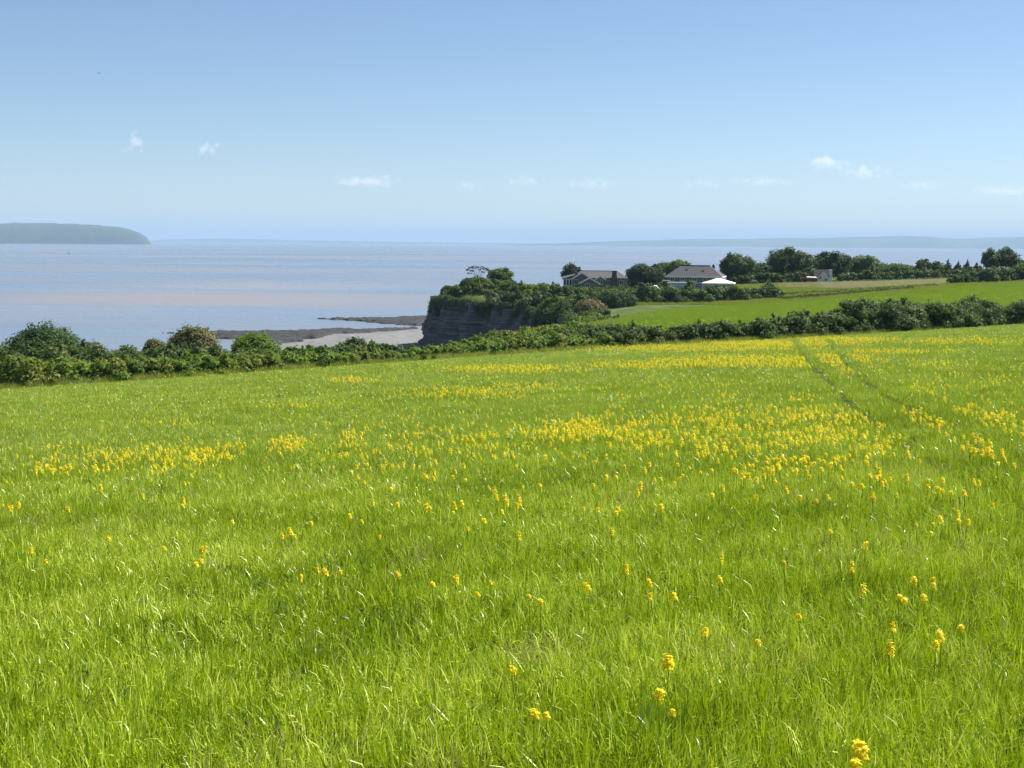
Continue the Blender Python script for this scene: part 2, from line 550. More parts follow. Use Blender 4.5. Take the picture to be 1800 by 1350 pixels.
# cliff with bedded rock
def cliff():
    pl = COAST[7:19]
    s = np.r_[0, np.cumsum(np.hypot(*np.diff(pl, axis=0).T))]
    u = np.arange(0, s[-1], 0.55)
    x = np.interp(u, s, pl[:, 0]); y = np.interp(u, s, pl[:, 1])
    k = np.ones(13) / 13
    xs = np.convolve(np.pad(x, 6, 'edge'), k, 'valid'); ys = np.convolve(np.pad(y, 6, 'edge'), k, 'valid')
    dx, dy = np.gradient(xs), np.gradient(ys)
    ln = np.hypot(dx, dy)
    nx, ny = -dy / ln, dx / ln
    top = land(xs - 2.6 * nx, ys - 2.6 * ny)
    nrow = 64
    r_ = np.random.default_rng(5)
    v = np.linspace(0, 1, nrow)
    bed = np.repeat(r_.uniform(-0.2, 0.2, nrow // 2), 2)
    V = np.zeros((nrow, len(u), 3))
    for i in range(nrow):
        z = top + 0.3 - (top + 1.8) * v[i]
        out = -1.6 + 3.4 * v[i] ** 0.9 + 1.1 * fbm(xs, ys, 16, 21) + 0.4 * fbm(xs, ys, 4.5, 25) + 0.55 * fbm(u + 3 * v[i], z * 0.9, 6, 22) + bed[i] * np.clip(0.6 + 0.5 * fbm(u, u * 0 + i, 9, 23), 0.1, 1.2)
        if v[i] > 0.85: out += (v[i] - 0.85) * 9
        V[i] = np.stack([xs + nx * out, ys + ny * out, z], -1)
    n = len(u)
    i = np.arange(nrow - 1)[:, None] * n + np.arange(n - 1)[None]
    q = np.stack([i, i + n, i + n + 1, i + 1], -1).reshape(-1, 4)
    m, t, N, L, b = new_mat('cliff_rock')
    g = nd(t, 'ShaderNodeNewGeometry')
    f1 = noise(t, 1.0, 5, g.outputs['Position'], 0.65, (0.08, 0.08, 2.6))
    f2 = noise(t, 0.5, 4, g.outputs['Position'])
    a = nd(t, 'ShaderNodeMath', operation='MULTIPLY_ADD'); L.new(f2, a.inputs[0]); a.inputs[1].default_value = 0.5; L.new(f1, a.inputs[2])
    r = ramp(t, [(0.58, (0.034, 0.039, 0.044)), (0.74, (0.075, 0.078, 0.082)), (0.90, (0.16, 0.156, 0.15))])
    L.new(a.outputs[0], r.inputs[0]); L.new(r.outputs[0], b.inputs['Base Color'])
    b.inputs['Roughness'].default_value = 0.9
    bump(t, b, noise(t, 2.5, 5, g.outputs['Position'], 0.6, (0.5, 0.5, 2.2)), 0.9, 0.3)
    o = obj('cliff', mesh_np('cliff', V.reshape(-1, 3), q), m)
    tag(o, 'bedded grey rock cliff in shade under the headland', 'cliff', kind='structure')


cliff()

# island and far hills
def ridge_mesh(name, xs, hs, y0, depth, mat, seed, steep, rough, taper=0):
    """a long hill: profile hs over xs, built as a real body of the given depth"""
    nx, ny = 400, 60
    x = np.linspace(xs[0], xs[-1], nx); h = np.interp(x, xs, hs)
    k = np.ones(9) / 9
    v = np.linspace(-1, 1, ny)
    prof = np.clip((1 - np.abs(v) ** steep), 0, 1)
    X, Vv = np.meshgrid(x, v)
    Y = y0 + Vv * depth * (np.clip(np.minimum(x - xs[0], xs[-1] - x) / taper, 0.01, 1)[None] ** 0.5 if taper else 1.0)
    Z = h[None] * prof[:, None] * (1 + rough * fbm(X, Y, depth * 0.7, seed)) - 1.2
    i = np.arange(ny - 1)[:, None] * nx + np.arange(nx - 1)[None]
    q = np.stack([i, i + 1, i + nx + 1, i + nx], -1).reshape(-1, 4)
    return obj(name, mesh_np(name, np.stack([X, Y, Z], -1).reshape(-1, 3), q, smooth=True), mat)


m, t, N, L, b = new_mat('island_scrub')
g = nd(t, 'ShaderNodeNewGeometry')
sx = nd(t, 'ShaderNodeSeparateXYZ'); L.new(g.outputs['True Normal'], sx.inputs[0])
f1 = noise(t, 0.02, 6, g.outputs['Position'], 0.65)
r = ramp(t, [(0.35, (0.022, 0.04, 0.018)), (0.7, (0.05, 0.075, 0.03))]); L.new(f1, r.inputs[0])
r2 = ramp(t, [(0.35, (0.02, 0.024, 0.024)), (0.7, (0.09, 0.095, 0.09))]); L.new(noise(t, 0.03, 6, g.outputs['Position'], 0.7, (2.5, 2.5, 0.8)), r2.inputs[0])
rr = ramp(t, [(0.35, (0, 0, 0)), (0.65, (1, 1, 1))]); L.new(sx.outputs[2], rr.inputs[0])
L.new(mix(t, r2.outputs[0], r.outputs[0], rr.outputs[0]), b.inputs['Base Color'])
b.inputs['Roughness'].default_value = 0.95
M_ISL = m
DI = 8200
prof = [(-420, 424), (-330, 408), (-200, 400), (-60, 395), (0, 393.5), (60, 392.5), (120, 394), (170, 396.5), (205, 400), (228, 404.5), (244, 410), (253, 415), (258, 420), (262, 426), (264, 430)]
pts = [P(a, c, DI) for a, c in prof]
isl = ridge_mesh('island', [p[0] for p in pts], [max(p[2], 0) + 1.2 for p in pts], DI, 420, M_ISL, 31, 4, 0.035, 760)
tag(isl, 'long low island with steep sides on the horizon', 'island', kind='structure')
m = plain('far_land', (0.07, 0.10, 0.05), 0.95, 0.35, 0.002, 0.1)
for D, dep, prof, seed, lab in (
        (15500, 1500, [(880, 432), (940, 429), (1000, 427), (1060, 424.5), (1130, 423), (1200, 420.5), (1290, 420.5), (1350, 419), (1430, 419), (1500, 417), (1545, 416), (1580, 415), (1620, 416.5), (1660, 419), (1700, 419.5), (1740, 418), (1800, 416.5), (1900, 415), (2100, 416), (2500, 420)], 41, 'blue hazy range of hills across the water'),
        (21000, 1200, [(250, 427), (300, 421), (380, 419.5), (420, 420), (480, 421), (560, 423), (660, 424.5), (760, 426), (860, 427), (960, 428), (1100, 431)], 43, 'faint low coast on the horizon behind the sea')):
    pts = [P(a, c, D) for a, c in prof]
    hh = ridge_mesh('hills', [p[0] for p in pts], [max(p[2], 0) + 1 for p in pts], D, dep, m, seed, 2.0, 0.03)
    tag(hh, lab, 'hills', kind='structure')


# ------------------------------------------------------------------ foliage
ICO = None
COVER = 1.22


def ico(sub=1):
    global ICO
    ICO = ICO or {}
    if sub not in ICO:
        import bmesh
        bm = bmesh.new()
        bmesh.ops.create_icosphere(bm, subdivisions=sub, radius=1)
        bm.verts.ensure_lookup_table()
        ICO[sub] = (np.array([v.co[:] for v in bm.verts]), np.array([[v.index for v in f.verts] for f in bm.faces]))
        bm.free()
    return ICO[sub]


def foliage(name, lobes, dens, leaf, seed, mat, parent, zmin=-0.35, core=0.62, shell=0.18, droop=0.0, aspect=0.8, cover=None):
    """one crown: leaf blades spread over and through the given lobes (cx, cy, cz, rx, ry, rz), in the parent's space"""
    g = np.random.default_rng(seed)
    lobes = np.asarray(lobes, float)
    leaf = leaf * 1.1
    dens = (cover or COVER) / (0.5 * aspect * leaf * leaf)
    PP, NN, LL = [], [], []
    for i, (cx, cy, cz, rx, ry, rz) in enumerate(lobes):
        area = 4 * math.pi * ((rx * ry) ** 1.6 / 3 + (rx * rz) ** 1.6 / 3 + (ry * rz) ** 1.6 / 3) ** (1 / 1.6)
        n = int(area * dens) + 4
        d = g.normal(size=(n, 3)); d /= np.linalg.norm(d, axis=1)[:, None]
        d = d[d[:, 2] > zmin]
        ph = g.uniform(0, 6.28, 6)
        bump_ = 0.13 * np.sin(5 * d[:, 0] + ph[0]) * np.sin(5 * d[:, 1] + ph[1]) + 0.12 * np.sin(9 * d[:, 2] + ph[2]) * np.sin(8 * d[:, 0] + ph[3]) + 0.06 * np.sin(15 * d[:, 1] + ph[4]) * np.sin(14 * d[:, 2] + ph[5])
        rad = 1.02 + 1.3 * bump_ - shell * np.abs(g.normal(size=len(d))) * 1.3 + shell * 0.5 * g.normal(size=len(d))
        p = np.array([cx, cy, cz]) + d * rad[:, None] * np.array([rx, ry, rz])
        PP.append(p); NN.append(d / np.array([rx, ry, rz]) * min(rx, ry, rz)); LL.append(np.full(len(d), g.uniform()))
    p = np.concatenate(PP); nn = np.concatenate(NN); lb = np.concatenate(LL)
    keep = np.ones(len(p), bool)
    od = np.argsort(p[:, 0]); p, nn, lb = p[od], nn[od], lb[od]
    for (cx, cy, cz, rx, ry, rz) in lobes:
        i0, i1 = np.searchsorted(p[:, 0], (cx - rx, cx + rx))
        keep[i0:i1] &= (((p[i0:i1] - [cx, cy, cz]) / [rx, ry, rz]) ** 2).sum(1) > 0.42
    p, nn, lb = p[keep], nn[keep], lb[keep]
    n = len(p)
    nrm = nn * 1.0 + g.normal(size=(n, 3)) * 0.45 + np.array([0, 0, 0.15])
    nrm /= np.linalg.norm(nrm, axis=1)[:, None]
    a = g.normal(size=(n, 3)); a[:, 2] -= droop
    a -= nrm * (a * nrm).sum(1)[:, None]; a /= np.linalg.norm(a, axis=1)[:, None]
    c = np.cross(nrm, a)
    s = (leaf * g.uniform(0.6, 1.35, n))[:, None]
    fold = nrm * s * 0.16
    V = np.stack([p - a * s * 0.5, p + c * s * aspect * 0.5 + fold, p + a * s * 0.5, p - c * s * aspect * 0.5 + fold], 1).reshape(-1, 3)
    q = np.arange(n * 4).reshape(-1, 4)
    rnd = np.repeat(g.uniform(0, 1, n), 4); lob = np.repeat(lb, 4)
    tr = None
    if core:  # opaque inner blobs added to stop light leaking through the leaves
        iv, it = ico()
        cv, ct = [], []
        for k, (cx, cy, cz, rx, ry, rz) in enumerate(lobes):
            j = 1 + 0.10 * np.sin(iv[:, [0]] * 4 + k) * np.sin(iv[:, [1]] * 5 + 2 * k)
            cv.append(iv * j * np.array([rx, ry, rz]) * core + [cx, cy, cz]); ct.append(it + len(iv) * k)
        cv = np.concatenate(cv); tr = np.concatenate(ct) + len(V)
        V = np.concatenate([V, cv]); rnd = np.r_[rnd, np.full(len(cv), 0.3)]; lob = np.r_[lob, np.full(len(cv), 0.3)]
    return obj(name, mesh_np(name, V, q, tr, {'rnd': rnd, 'lobe': lob}), mat, parent)


def trunk_mesh(h, r, limbs, g):
    mb = MB()
    mb.tube([(0, 0, -0.3), (0.02 * h, 0, h * 0.3), (0.0, 0.02 * h, h * 0.62)], [r * 1.25, r * 0.85, r * 0.5], 8)
    for tip in limbs:
        b0 = np.array([0.01 * h, 0, h * g.uniform(0.22, 0.45)])
        mid = b0 * 0.45 + np.array(tip) * 0.55 + np.array([0, 0, 0.06 * h])
        mb.tube([b0, mid, tip], [r * 0.5, r * 0.3, r * 0.12], 6)
    return mb


def tree(name, label, px, top, base_py, width, D, mat, seed, shape='round', leaf=0.42, dens=7.5, group=None, nl=None, gap=0.0, bole=0.18):
    """broadleaf or conifer standing at distance D; its size comes from its extent in the picture"""
    g = np.random.default_rng(seed)
    k = D / F
    x, y = P(px, 550, D)[:2]
    z = gz(x, y)
    zt = P(px, top, D)[2]
    h = zt - z
    wd = width * k
    root = empty(name, (x, y, z), label, 'tree', group)
    lobes = []
    if shape == 'round':
        nl = nl or 11
        cz, rz, rx = h * (bole + (1 - bole) / 2), h * (1 - bole) / 2, wd / 2
        for i in range(nl):
            a = 2 * math.pi * (i * 0.618) + g.uniform(-0.4, 0.4)
            e = -0.75 + 1.6 * (i + 0.5) / nl
            rr = math.sqrt(max(0, 1 - e * e * 0.85)) * 0.62
            s = g.uniform(0.36, 0.52)
            lobes.append((rx * rr * math.cos(a), rx * rr * math.sin(a), cz + rz * e * 0.62, rx * s, rx * s, min(rx, rz) * s * g.uniform(0.75, 1.0)))
        for i in range(7):
            a = g.uniform(0, 6.28); e = g.uniform(-0.3, 0.95); rr = math.sqrt(1 - e * e * 0.9) * g.uniform(0.8, 0.98); s = g.uniform(0.14, 0.24)
            lobes.append((rx * rr * math.cos(a), rx * rr * math.sin(a), cz + rz * e * 0.9, rx * s, rx * s, rx * s * 0.8))
        lobes.append((0, 0, cz, rx * 0.6, rx * 0.6, rz * 0.62))
        lobes.append((g.uniform(-0.2, 0.2) * rx, 0, cz + rz * 0.55, rx * 0.42, rx * 0.42, rz * 0.42))
    elif shape == 'column':
        n_ = nl or 7
        for i in range(n_):
            e = (i + 0.5) / n_
            rr = wd / 2 * (1.0 - 0.55 * abs(e - 0.4) / 0.6)
            lobes.append((g.uniform(-0.25, 0.25) * rr, g.uniform(-0.25, 0.25) * rr, h * (bole + (1 - bole) * e * 0.92), rr * 0.85, rr * 0.85, h * (1 - bole) / n_ * 1.0))
    elif shape == 'cone':
        n_ = nl or 9
        for i in range(n_):
            e = i / (n_ - 1)
            rr = wd / 2 * (1 - e) ** 0.8 + 0.14
            for j in range(3 if e < 0.75 else 1):
                a = g.uniform(0, 6.28)
                o_ = rr * (0.38 if e < 0.75 else 0)
                lobes.append((o_ * math.cos(a), o_ * math.sin(a), h * (bole + (1 - bole) * e * 0.94), rr * 0.66, rr * 0.66, h * 0.075))
    elif shape == 'flat':
        for fx, fz, s in ((-0.30, 0.95, 0.10), (-0.12, 0.97, 0.12), (-0.42, 0.85, 0.09), (-0.22, 0.82, 0.08), (0.16, 0.96, 0.12), (0.34, 0.90, 0.11), (0.44, 0.84, 0.08), (0.06, 0.86, 0.07), (-0.36, 0.70, 0.08), (0.26, 0.76, 0.07)):
            lobes.append((fx * wd, g.uniform(-0.2, 0.2) * wd, h * fz - 0.1, s * wd * 1.25, s * wd, s * wd * 0.5))
    if gap:
        lobes = [l for l in lobes if not (l[0] < -gap * wd and l[2] < h * 0.55)]
    tips = [(l[0] * 0.85, l[1] * 0.85, l[2] * 0.97) for l in lobes[:7]]
    trunk_mesh(h, max(0.1, wd * 0.028), tips, g).build('trunk', M_BARK, root, smooth=True)
    foliage('crown', lobes, dens, leaf, seed + 1000, mat, root, zmin=-0.8, core=0.0 if shape == 'flat' else 0.6, cover=0.75 if shape == 'flat' else None)
    return root


def hedge(name, label, pts, hts, depth, mat, seed, leaf, dens, cat='hedge', step=0.30, group=None, rough=0.16, under=True, zmin=-0.2, parts=None):
    """hedge along a polyline of (x, y) with heights; several plants deep"""
    g = np.random.default_rng(seed)
    pl = np.array(pts, float)
    s = np.r_[0, np.cumsum(np.hypot(*np.diff(pl, axis=0).T))]
    c = pl[len(pl) // 2]
    z0 = float(land(np.array([c[0]]), np.array([c[1]]))[0])
    root = empty(name, (c[0], c[1], z0), label, cat, group)
    la, lb2 = [], []; u = 0
    ph = g.uniform(0, 6.28, 3)
    stems = MB()
    while u < s[-1]:
        x = np.interp(u, s, pl[:, 0]); y = np.interp(u, s, pl[:, 1]); h0 = np.interp(u, s, hts)
        dx = np.interp(u + 0.5, s, pl[:, 0]) - np.interp(u - 0.5, s, pl[:, 0]); dy = np.interp(u + 0.5, s, pl[:, 1]) - np.interp(u - 0.5, s, pl[:, 1])
        l = math.hypot(dx, dy) + 1e-6
        nx, ny = -dy / l, dx / l
        h = h0 * (1 + rough * g.normal() * 0.6)
        sp_ = math.sin(u / h0 * 0.55 + ph[0]) + 0.8 * math.sin(u / h0 * 1.3 + ph[1]) + 0.5 * g.normal()
        lobes = lb2 if sp_ > 0.75 else la
        nrow = max(2, int(depth / (0.75 * h0) + 0.5))
        for r_ in range(nrow):
            o_ = ((r_ + 0.5) / nrow - 0.5) * depth + g.normal() * 0.15 * depth
            X_, Y_ = x + nx * o_ + g.normal() * 0.2 * h0, y + ny * o_ + g.normal() * 0.2 * h0
            if float(poly_sd(COAST, np.array([X_]), np.array([Y_]))[0]) > -0.5: continue
            zg = float(land(np.array([X_]), np.array([Y_]))[0]) - z0
            hh = h * g.uniform(0.75, 1.08)
            rad = hh * g.uniform(0.26, 0.42)
            lobes.append((X_ - c[0], Y_ - c[1], zg + hh - rad * 0.95, rad, rad, rad * 0.95))
            if under:
                r2 = hh * g.uniform(0.28, 0.42)
                lobes.append((X_ - c[0] + g.normal() * 0.25 * h0, Y_ - c[1] + g.normal() * 0.25 * h0 - 0.25 * h0, zg + r2 * 0.75, r2, r2, r2 * 0.85))
            for _ in range(1):
                r3 = hh * g.uniform(0.13, 0.22); a3 = g.uniform(0, 6.28)
                lobes.append((X_ - c[0] + rad * 0.8 * math.cos(a3), Y_ - c[1] + rad * 0.8 * math.sin(a3), zg + hh - rad * g.uniform(0.1, 0.9), r3, r3, r3 * 0.9))
            if g.uniform() < 0.16:
                r4 = hh * g.uniform(0.06, 0.11)
                lobes.append((X_ - c[0] + g.normal() * 0.1 * h0, Y_ - c[1], zg + hh * g.uniform(1.0, 1.12), r4, r4, r4 * 1.8))
            if g.uniform() < 0.5:
                stems.tube([(X_ - c[0], Y_ - c[1], zg - 0.2), (X_ - c[0] + 0.1, Y_ - c[1], zg + hh * 0.4), (X_ - c[0] + g.normal() * 0.2, Y_ - c[1], zg + hh * 0.75)], [0.05 * h0 ** 0.5, 0.04 * h0 ** 0.5, 0.015], 5)
        u += step * h0 * g.uniform(0.75, 1.25)
    so = stems.build('stems', M_BARK, root)
    so['kind'] = 'stuff'
    foliage('foliage', la if (len(la) > 8 and len(lb2) > 24) else la + lb2, dens, leaf, seed + 500, mat, root, zmin=zmin)
    m2 = {'leaf_hedge': M_MID, 'leaf_olive': M_LIGHT, 'leaf_mid': M_OLIVE, 'leaf_dark': M_HEDGE}.get(mat.name, M_MID)
    if len(la) > 8 and len(lb2) > 24: foliage('bramble', lb2, dens, leaf * 1.1, seed + 700, m2, root, zmin=zmin)['kind'] = 'stuff'
    return root


def shrub(label, px, top, width, D, mat, seed, leaf, dens, group=None, name='shrub', nl=9, base=None, cat='bush'):
    g = np.random.default_rng(seed)
    k = D / F
    x, y = P(px, 600, D)[:2]
    z = gz(x, y)
    h = P(px, top, D)[2] - z
    wd = width * k
    root = empty(name, (x, y, z), label, cat, group)
    lobes = []
    for i in range(nl):
        a = 2.4 * i + g.uniform(-0.3, 0.3); rr = wd / 2 * 0.62 * math.sqrt((i + 0.3) / nl)
        rad = wd * g.uniform(0.19, 0.27)
        e = 1 - (rr / (wd / 2)) ** 2 * 0.75
        zc = max(rad * 0.6, h * e - rad * 0.9) * g.uniform(0.85, 1.0)
        lobes.append((rr * math.cos(a), rr * math.sin(a), zc, rad, rad, rad * 0.9))
        lobes.append((rr * math.cos(a + 0.4) * 1.2, rr * math.sin(a + 0.4) * 1.2, max(0.3 * h, zc * 0.5), rad, rad, max(rad * 0.9, 0.25 * h)))
    mb = MB()
    for i in range(5):
        a = 1.3 * i
        mb.tube([(0.1 * math.cos(a), 0.1 * math.sin(a), -0.2), (wd * 0.12 * math.cos(a), wd * 0.12 * math.sin(a), h * 0.4), (wd * 0.25 * math.cos(a), wd * 0.25 * math.sin(a), h * 0.75)], [0.06, 0.045, 0.02], 6)
    mb.build('stem', M_BARK, root)
    foliage('crown', lobes, dens, leaf, seed + 300, mat, root, zmin=-0.5)
    return root


def hedge_px(name, label, pts, depth, mat, seed, leaf, cat='bushes', **kw):
    """hedge given by where its top shows: (px, top_py, D)"""
    xy = [xyD(p, D) for p, t_, D in pts]
    hs = [min(5.5, max(0.5, (P(p, t_, D)[2] - float(land(np.array([q[0]]), np.array([q[1]]))[0])) * 0.92)) for (p, t_, D), q in zip(pts, xy)]
    return hedge(name, label, xy, hs, depth, mat, seed, leaf, 0, cat, **kw)


def edge_pts(lst, off):
    out = []
    for px in lst:
        e = on_canopy(px, np.interp(px, [p[0] for p in EDGE_PX], [p[1] for p in EDGE_PX]))
        d = e[:2] / np.linalg.norm(e[:2])
        out.append((e[0] + d[0] * off, e[1] + d[1] * off))
    return out


def edge_hedge(name, label, pts, off, depth, mat, seed, leaf, cat='hedge', **kw):
    """hedge behind the field's far edge: (px, top_py)"""
    xy = edge_pts([p for p, t_ in pts], off)
    hs = []
    for (p, t_), q in zip(pts, xy):
        hs.append(min(5.5, max(0.5, (P(p, t_, q[1])[2] - gz(*q)) * 0.92)))
    return hedge(name, label, xy, hs, depth, mat, seed, leaf, 0, cat, **kw)


# ---- trees on the headland
tree('pine_tree', 'thin wispy pine with flat airy crown on the cliff top', 839, 468, 500, 40, 312, M_CONIF, 101, 'flat', 0.30, nl=11)
tree('broadleaf_tree', 'round mid green tree next to the wispy pine on the cliff', 880, 472, 503, 46, 310, M_MID, 102, 'round', 0.34, gap=0.16, bole=0.2)
shrub('dark low bush under the wispy pine on the cliff', 833, 487, 50, 308, M_DARK, 103, 0.34, 9)
tree('broadleaf_tree', 'small dark tree behind the left end of the bungalow', 1004, 462, 500, 34, 330, M_CONIF, 104, 'round', 0.36)
tree('conifer_tree', 'broad black-green tree right of the brick bungalow', 1132, 463, 503, 66, 338, M_CONIF, 105, 'round', 0.42, bole=0.0, nl=16)
tree('broadleaf_tree', 'tree with sunlit top rising behind the hipped roof', 1184, 456, 503, 66, 350, M_MID, 106, 'round', 0.42, bole=0.0, nl=14)
tree('broadleaf_tree', 'tall dark tree just right of the hipped roof house', 1294, 445, 500, 62, 335, M_DARK, 107, 'round', 0.42, bole=0.0, nl=15)
tree('broadleaf_tree', 'small dark tree between two tall dark trees', 1335, 460, 500, 42, 338, M_DARK, 108, 'round', 0.4, bole=0.0)
tree('broadleaf_tree', 'largest round dark tree left of the white cottage', 1386, 437, 500, 84, 342, M_DARK, 109, 'round', 0.42, bole=0.0, nl=18)
tree('broadleaf_tree', 'rounded dark tree standing behind the white cottage', 1458, 442, 497, 66, 352, M_DARK, 110, 'round', 0.42, bole=0.0, nl=15)
tree('broadleaf_tree', 'pale grey-green tree right of the white cottage', 1517, 448, 495, 68, 362, M_PALE, 111, 'round', 0.45, bole=0.0, nl=15)
tree('broadleaf_tree', 'low wide olive tree between pale tree and round dark tree', 1577, 464, 493, 72, 358, M_MID, 112, 'round', 0.42, bole=0.0, nl=15)
tree('broadleaf_tree', 'small round dark tree topping the right-hand tree line', 1620, 454, 490, 30, 356, M_DARK, 113, 'round', 0.4, bole=0.05)
tree('broadleaf_tree', 'small mid green tree beside the small round dark tree', 1644, 459, 490, 30, 356, M_MID, 114, 'round', 0.4, bole=0.0)
for i, (px, tp, wd, lab) in enumerate([(1663, 455, 24, 'leftmost narrow dark conifer in the right-hand tree line'), (1681, 459, 26, 'second narrow dark conifer from the left in the row'),
                                       (1697, 456, 24, 'third narrow dark conifer from the left in the row'), (1713, 461, 24, 'shortest dark conifer beside the tall twin tree')]):
    tree('conifer_tree', lab, px, tp, 485, wd, 360, M_CONIF, 120 + i, 'cone', 0.34, group='conifers in the right-hand tree line', bole=0.0)
tree('broadleaf_tree', 'left half of tall twin tree near the right edge', 1738, 435, 475, 34, 362, M_DARK, 130, 'round', 0.38, bole=0.0)
tree('broadleaf_tree', 'right half of tall twin tree near the right edge', 1763, 433, 475, 40, 364, M_DARK, 131, 'round', 0.38, bole=0.0)
tree('broadleaf_tree', 'small dark tree below the utility pole', 1786, 453, 475, 22, 358, M_DARK, 132, 'round', 0.36, bole=0.0)
# undergrowth below the tree line
hedge_px('scrub_row', 'dark undergrowth below the trees behind the dry meadow', [(1475, 482, 345), (1530, 477, 345), (1600, 473, 345), (1660, 474, 345), (1720, 470, 345)], 3.0, M_HEDGE, 140, 0.36)
hedge_px('scrub_row', 'shaded undergrowth below the tall trees left of the cottage', [(1285, 482, 330), (1345, 480, 332), (1412, 480, 334)], 2.5, M_DARK, 141, 0.36)
hedge_px('scrub_row', 'shaded undergrowth between the bungalow and the hipped house', [(1106, 490, 334), (1140, 486, 336), (1168, 486, 336)], 2.5, M_DARK, 183, 0.36)
hedge_px('hedgerow', 'tall dark hedge at right beyond the pasture', [(1682, 484, 298), (1700, 475, 300), (1740, 468, 300), (1790, 464, 302), (1880, 462, 306)], 4.0, M_HEDGE, 142, 0.34, 'hedge')
hedge_px('scrub_row', 'low olive bank of rough growth along the dry meadow', [(1375, 517, 284), (1480, 513, 285), (1570, 507, 286), (1600, 502, 287), (1640, 505, 288)], 3.0, M_OLIVE, 143, 0.30, 'bank')
hedge_px('hedgerow', 'long dark hedge between the houses and the pasture', [(1075, 508, 268), (1120, 505, 269), (1180, 503, 270), (1250, 503, 272), (1310, 505, 274), (1365, 510, 277)], 4.5, M_HEDGE, 144, 0.32, 'hedge')
shrub('dark pointed bush at the right end of the long hedge', 1350, 497, 40, 276, M_DARK, 145, 0.32, 9)
# scrub on the cliff top and the slope
hedge_px('scrub_row', 'sunlit green scrub crowning the cliff edge', [(772, 520, 309), (790, 508, 309), (815, 495, 307), (860, 493, 305), (905, 497, 303)], 6.0, M_MID, 146, 0.30)
shrub('dark bush hanging over the tip of the cliff', 768, 519, 34, 309, M_DARK, 147, 0.30, 9)
shrub('small dark round bush above the cliff tip', 787, 501, 28, 311, M_DARK, 148, 0.30, 9)
hedge_px('scrub_row', 'row of green bushes between cliff top and bungalow', [(895, 500, 300), (930, 497, 298), (980, 502, 296), (1030, 507, 296), (1075, 508, 294), (1120, 506, 294), (1180, 507, 294)], 4.5, M_MID, 184, 0.30)
hedge_px('scrub_row', 'dark thicket at the head of the shaded cliff', [(850, 512, 287), (885, 510, 284), (920, 512, 280), (950, 515, 276)], 4.0, M_DARK, 149, 0.30)
hedge_px('scrub_row', 'tall mixed scrub on the slope right of the cliff', [(930, 532, 266), (965, 524, 262), (1010, 514, 262), (1045, 511, 264), (1080, 510, 268)], 6.0, M_HEDGE, 150, 0.32)
shrub('big sunlit green bush in the slope scrub', 985, 520, 60, 250, M_MID, 151, 0.30, 9)
shrub('big bush with pale faded blossom in the slope scrub', 1034, 524, 58, 246, M_BLOOM, 152, 0.30, 9)
shrub('dark wide bush at the left end of the long hedge', 1086, 511, 66, 260, M_DARK, 153, 0.32, 9)
hedge_px('scrub_row', 'grey green scrub bank below the tall slope scrub', [(1012, 556, 216), (1030, 556, 214), (1055, 562, 210)], 5.0, M_OLIVE, 154, 0.26)
hedge_px('scrub_row', 'dark scrub in the hollow below the slope bushes', [(1000, 556, 232), (1030, 548, 232), (1060, 548, 230)], 5.0, M_HEDGE, 185, 0.28)
shrub('low bush of faded brown blossom at the foot of the cliff', 872, 577, 56, 165, M_BLOOM, 155, 0.24, 10)


def ivy():
    """evergreen growth hanging down the upper cliff"""
    g = np.random.default_rng(77)
    pl = COAST[8:15]
    s = np.r_[0, np.cumsum(np.hypot(*np.diff(pl, axis=0).T))]
    c = (-8.0, 285.0); z0 = gz(2, 288)
    root = empty('cliff_ivy', (c[0], c[1], z0), 'dark ivy hanging over the upper edge of the cliff', 'ivy')
    lobes = []
    for u in np.arange(0, s[-1], 0.8):
        x = np.interp(u, s, pl[:, 0]); y = np.interp(u, s, pl[:, 1])
        dx = np.interp(u + 1, s, pl[:, 0]) - np.interp(u - 1, s, pl[:, 0]); dy = np.interp(u + 1, s, pl[:, 1]) - np.interp(u - 1, s, pl[:, 1])
        l = math.hypot(dx, dy); nx, ny = -dy / l, dx / l
        zt = float(land(np.array([x - 3 * nx]), np.array([y - 3 * ny]))[0])
        zt -= 1.3 * max(0.0, 1 - (s[-1] - u) / 7.0)
        drop = 1.6 + 1.5 * math.sin(u * 0.35) * math.sin(u * 0.13 + 1) + g.uniform(-0.6, 0.8)
        if g.uniform() < 0.15: drop += 2.0
        n_ = max(1, int(drop / 0.7))
        for k in range(n_):
            r_ = g.uniform(0.6, 1.05)
            o_ = -1.4 + 0.5 * k * 0.35 + g.normal() * 0.25
            lobes.append((x + nx * o_ - c[0], y + ny * o_ - c[1], zt - 0.35 - k * 0.7 - z0, r_, r_, r_ * 1.1))
    foliage('foliage', lobes, 0, 0.28, 78, M_DARK, root, zmin=-0.9)


ivy()
hedge_px('scrub_row', 'thin dark line of low scrub along the top of the pasture', [(1372, 522, 270), (1460, 518, 273), (1540, 512, 276), (1600, 507, 279)], 2.0, M_HEDGE, 187, 0.26)
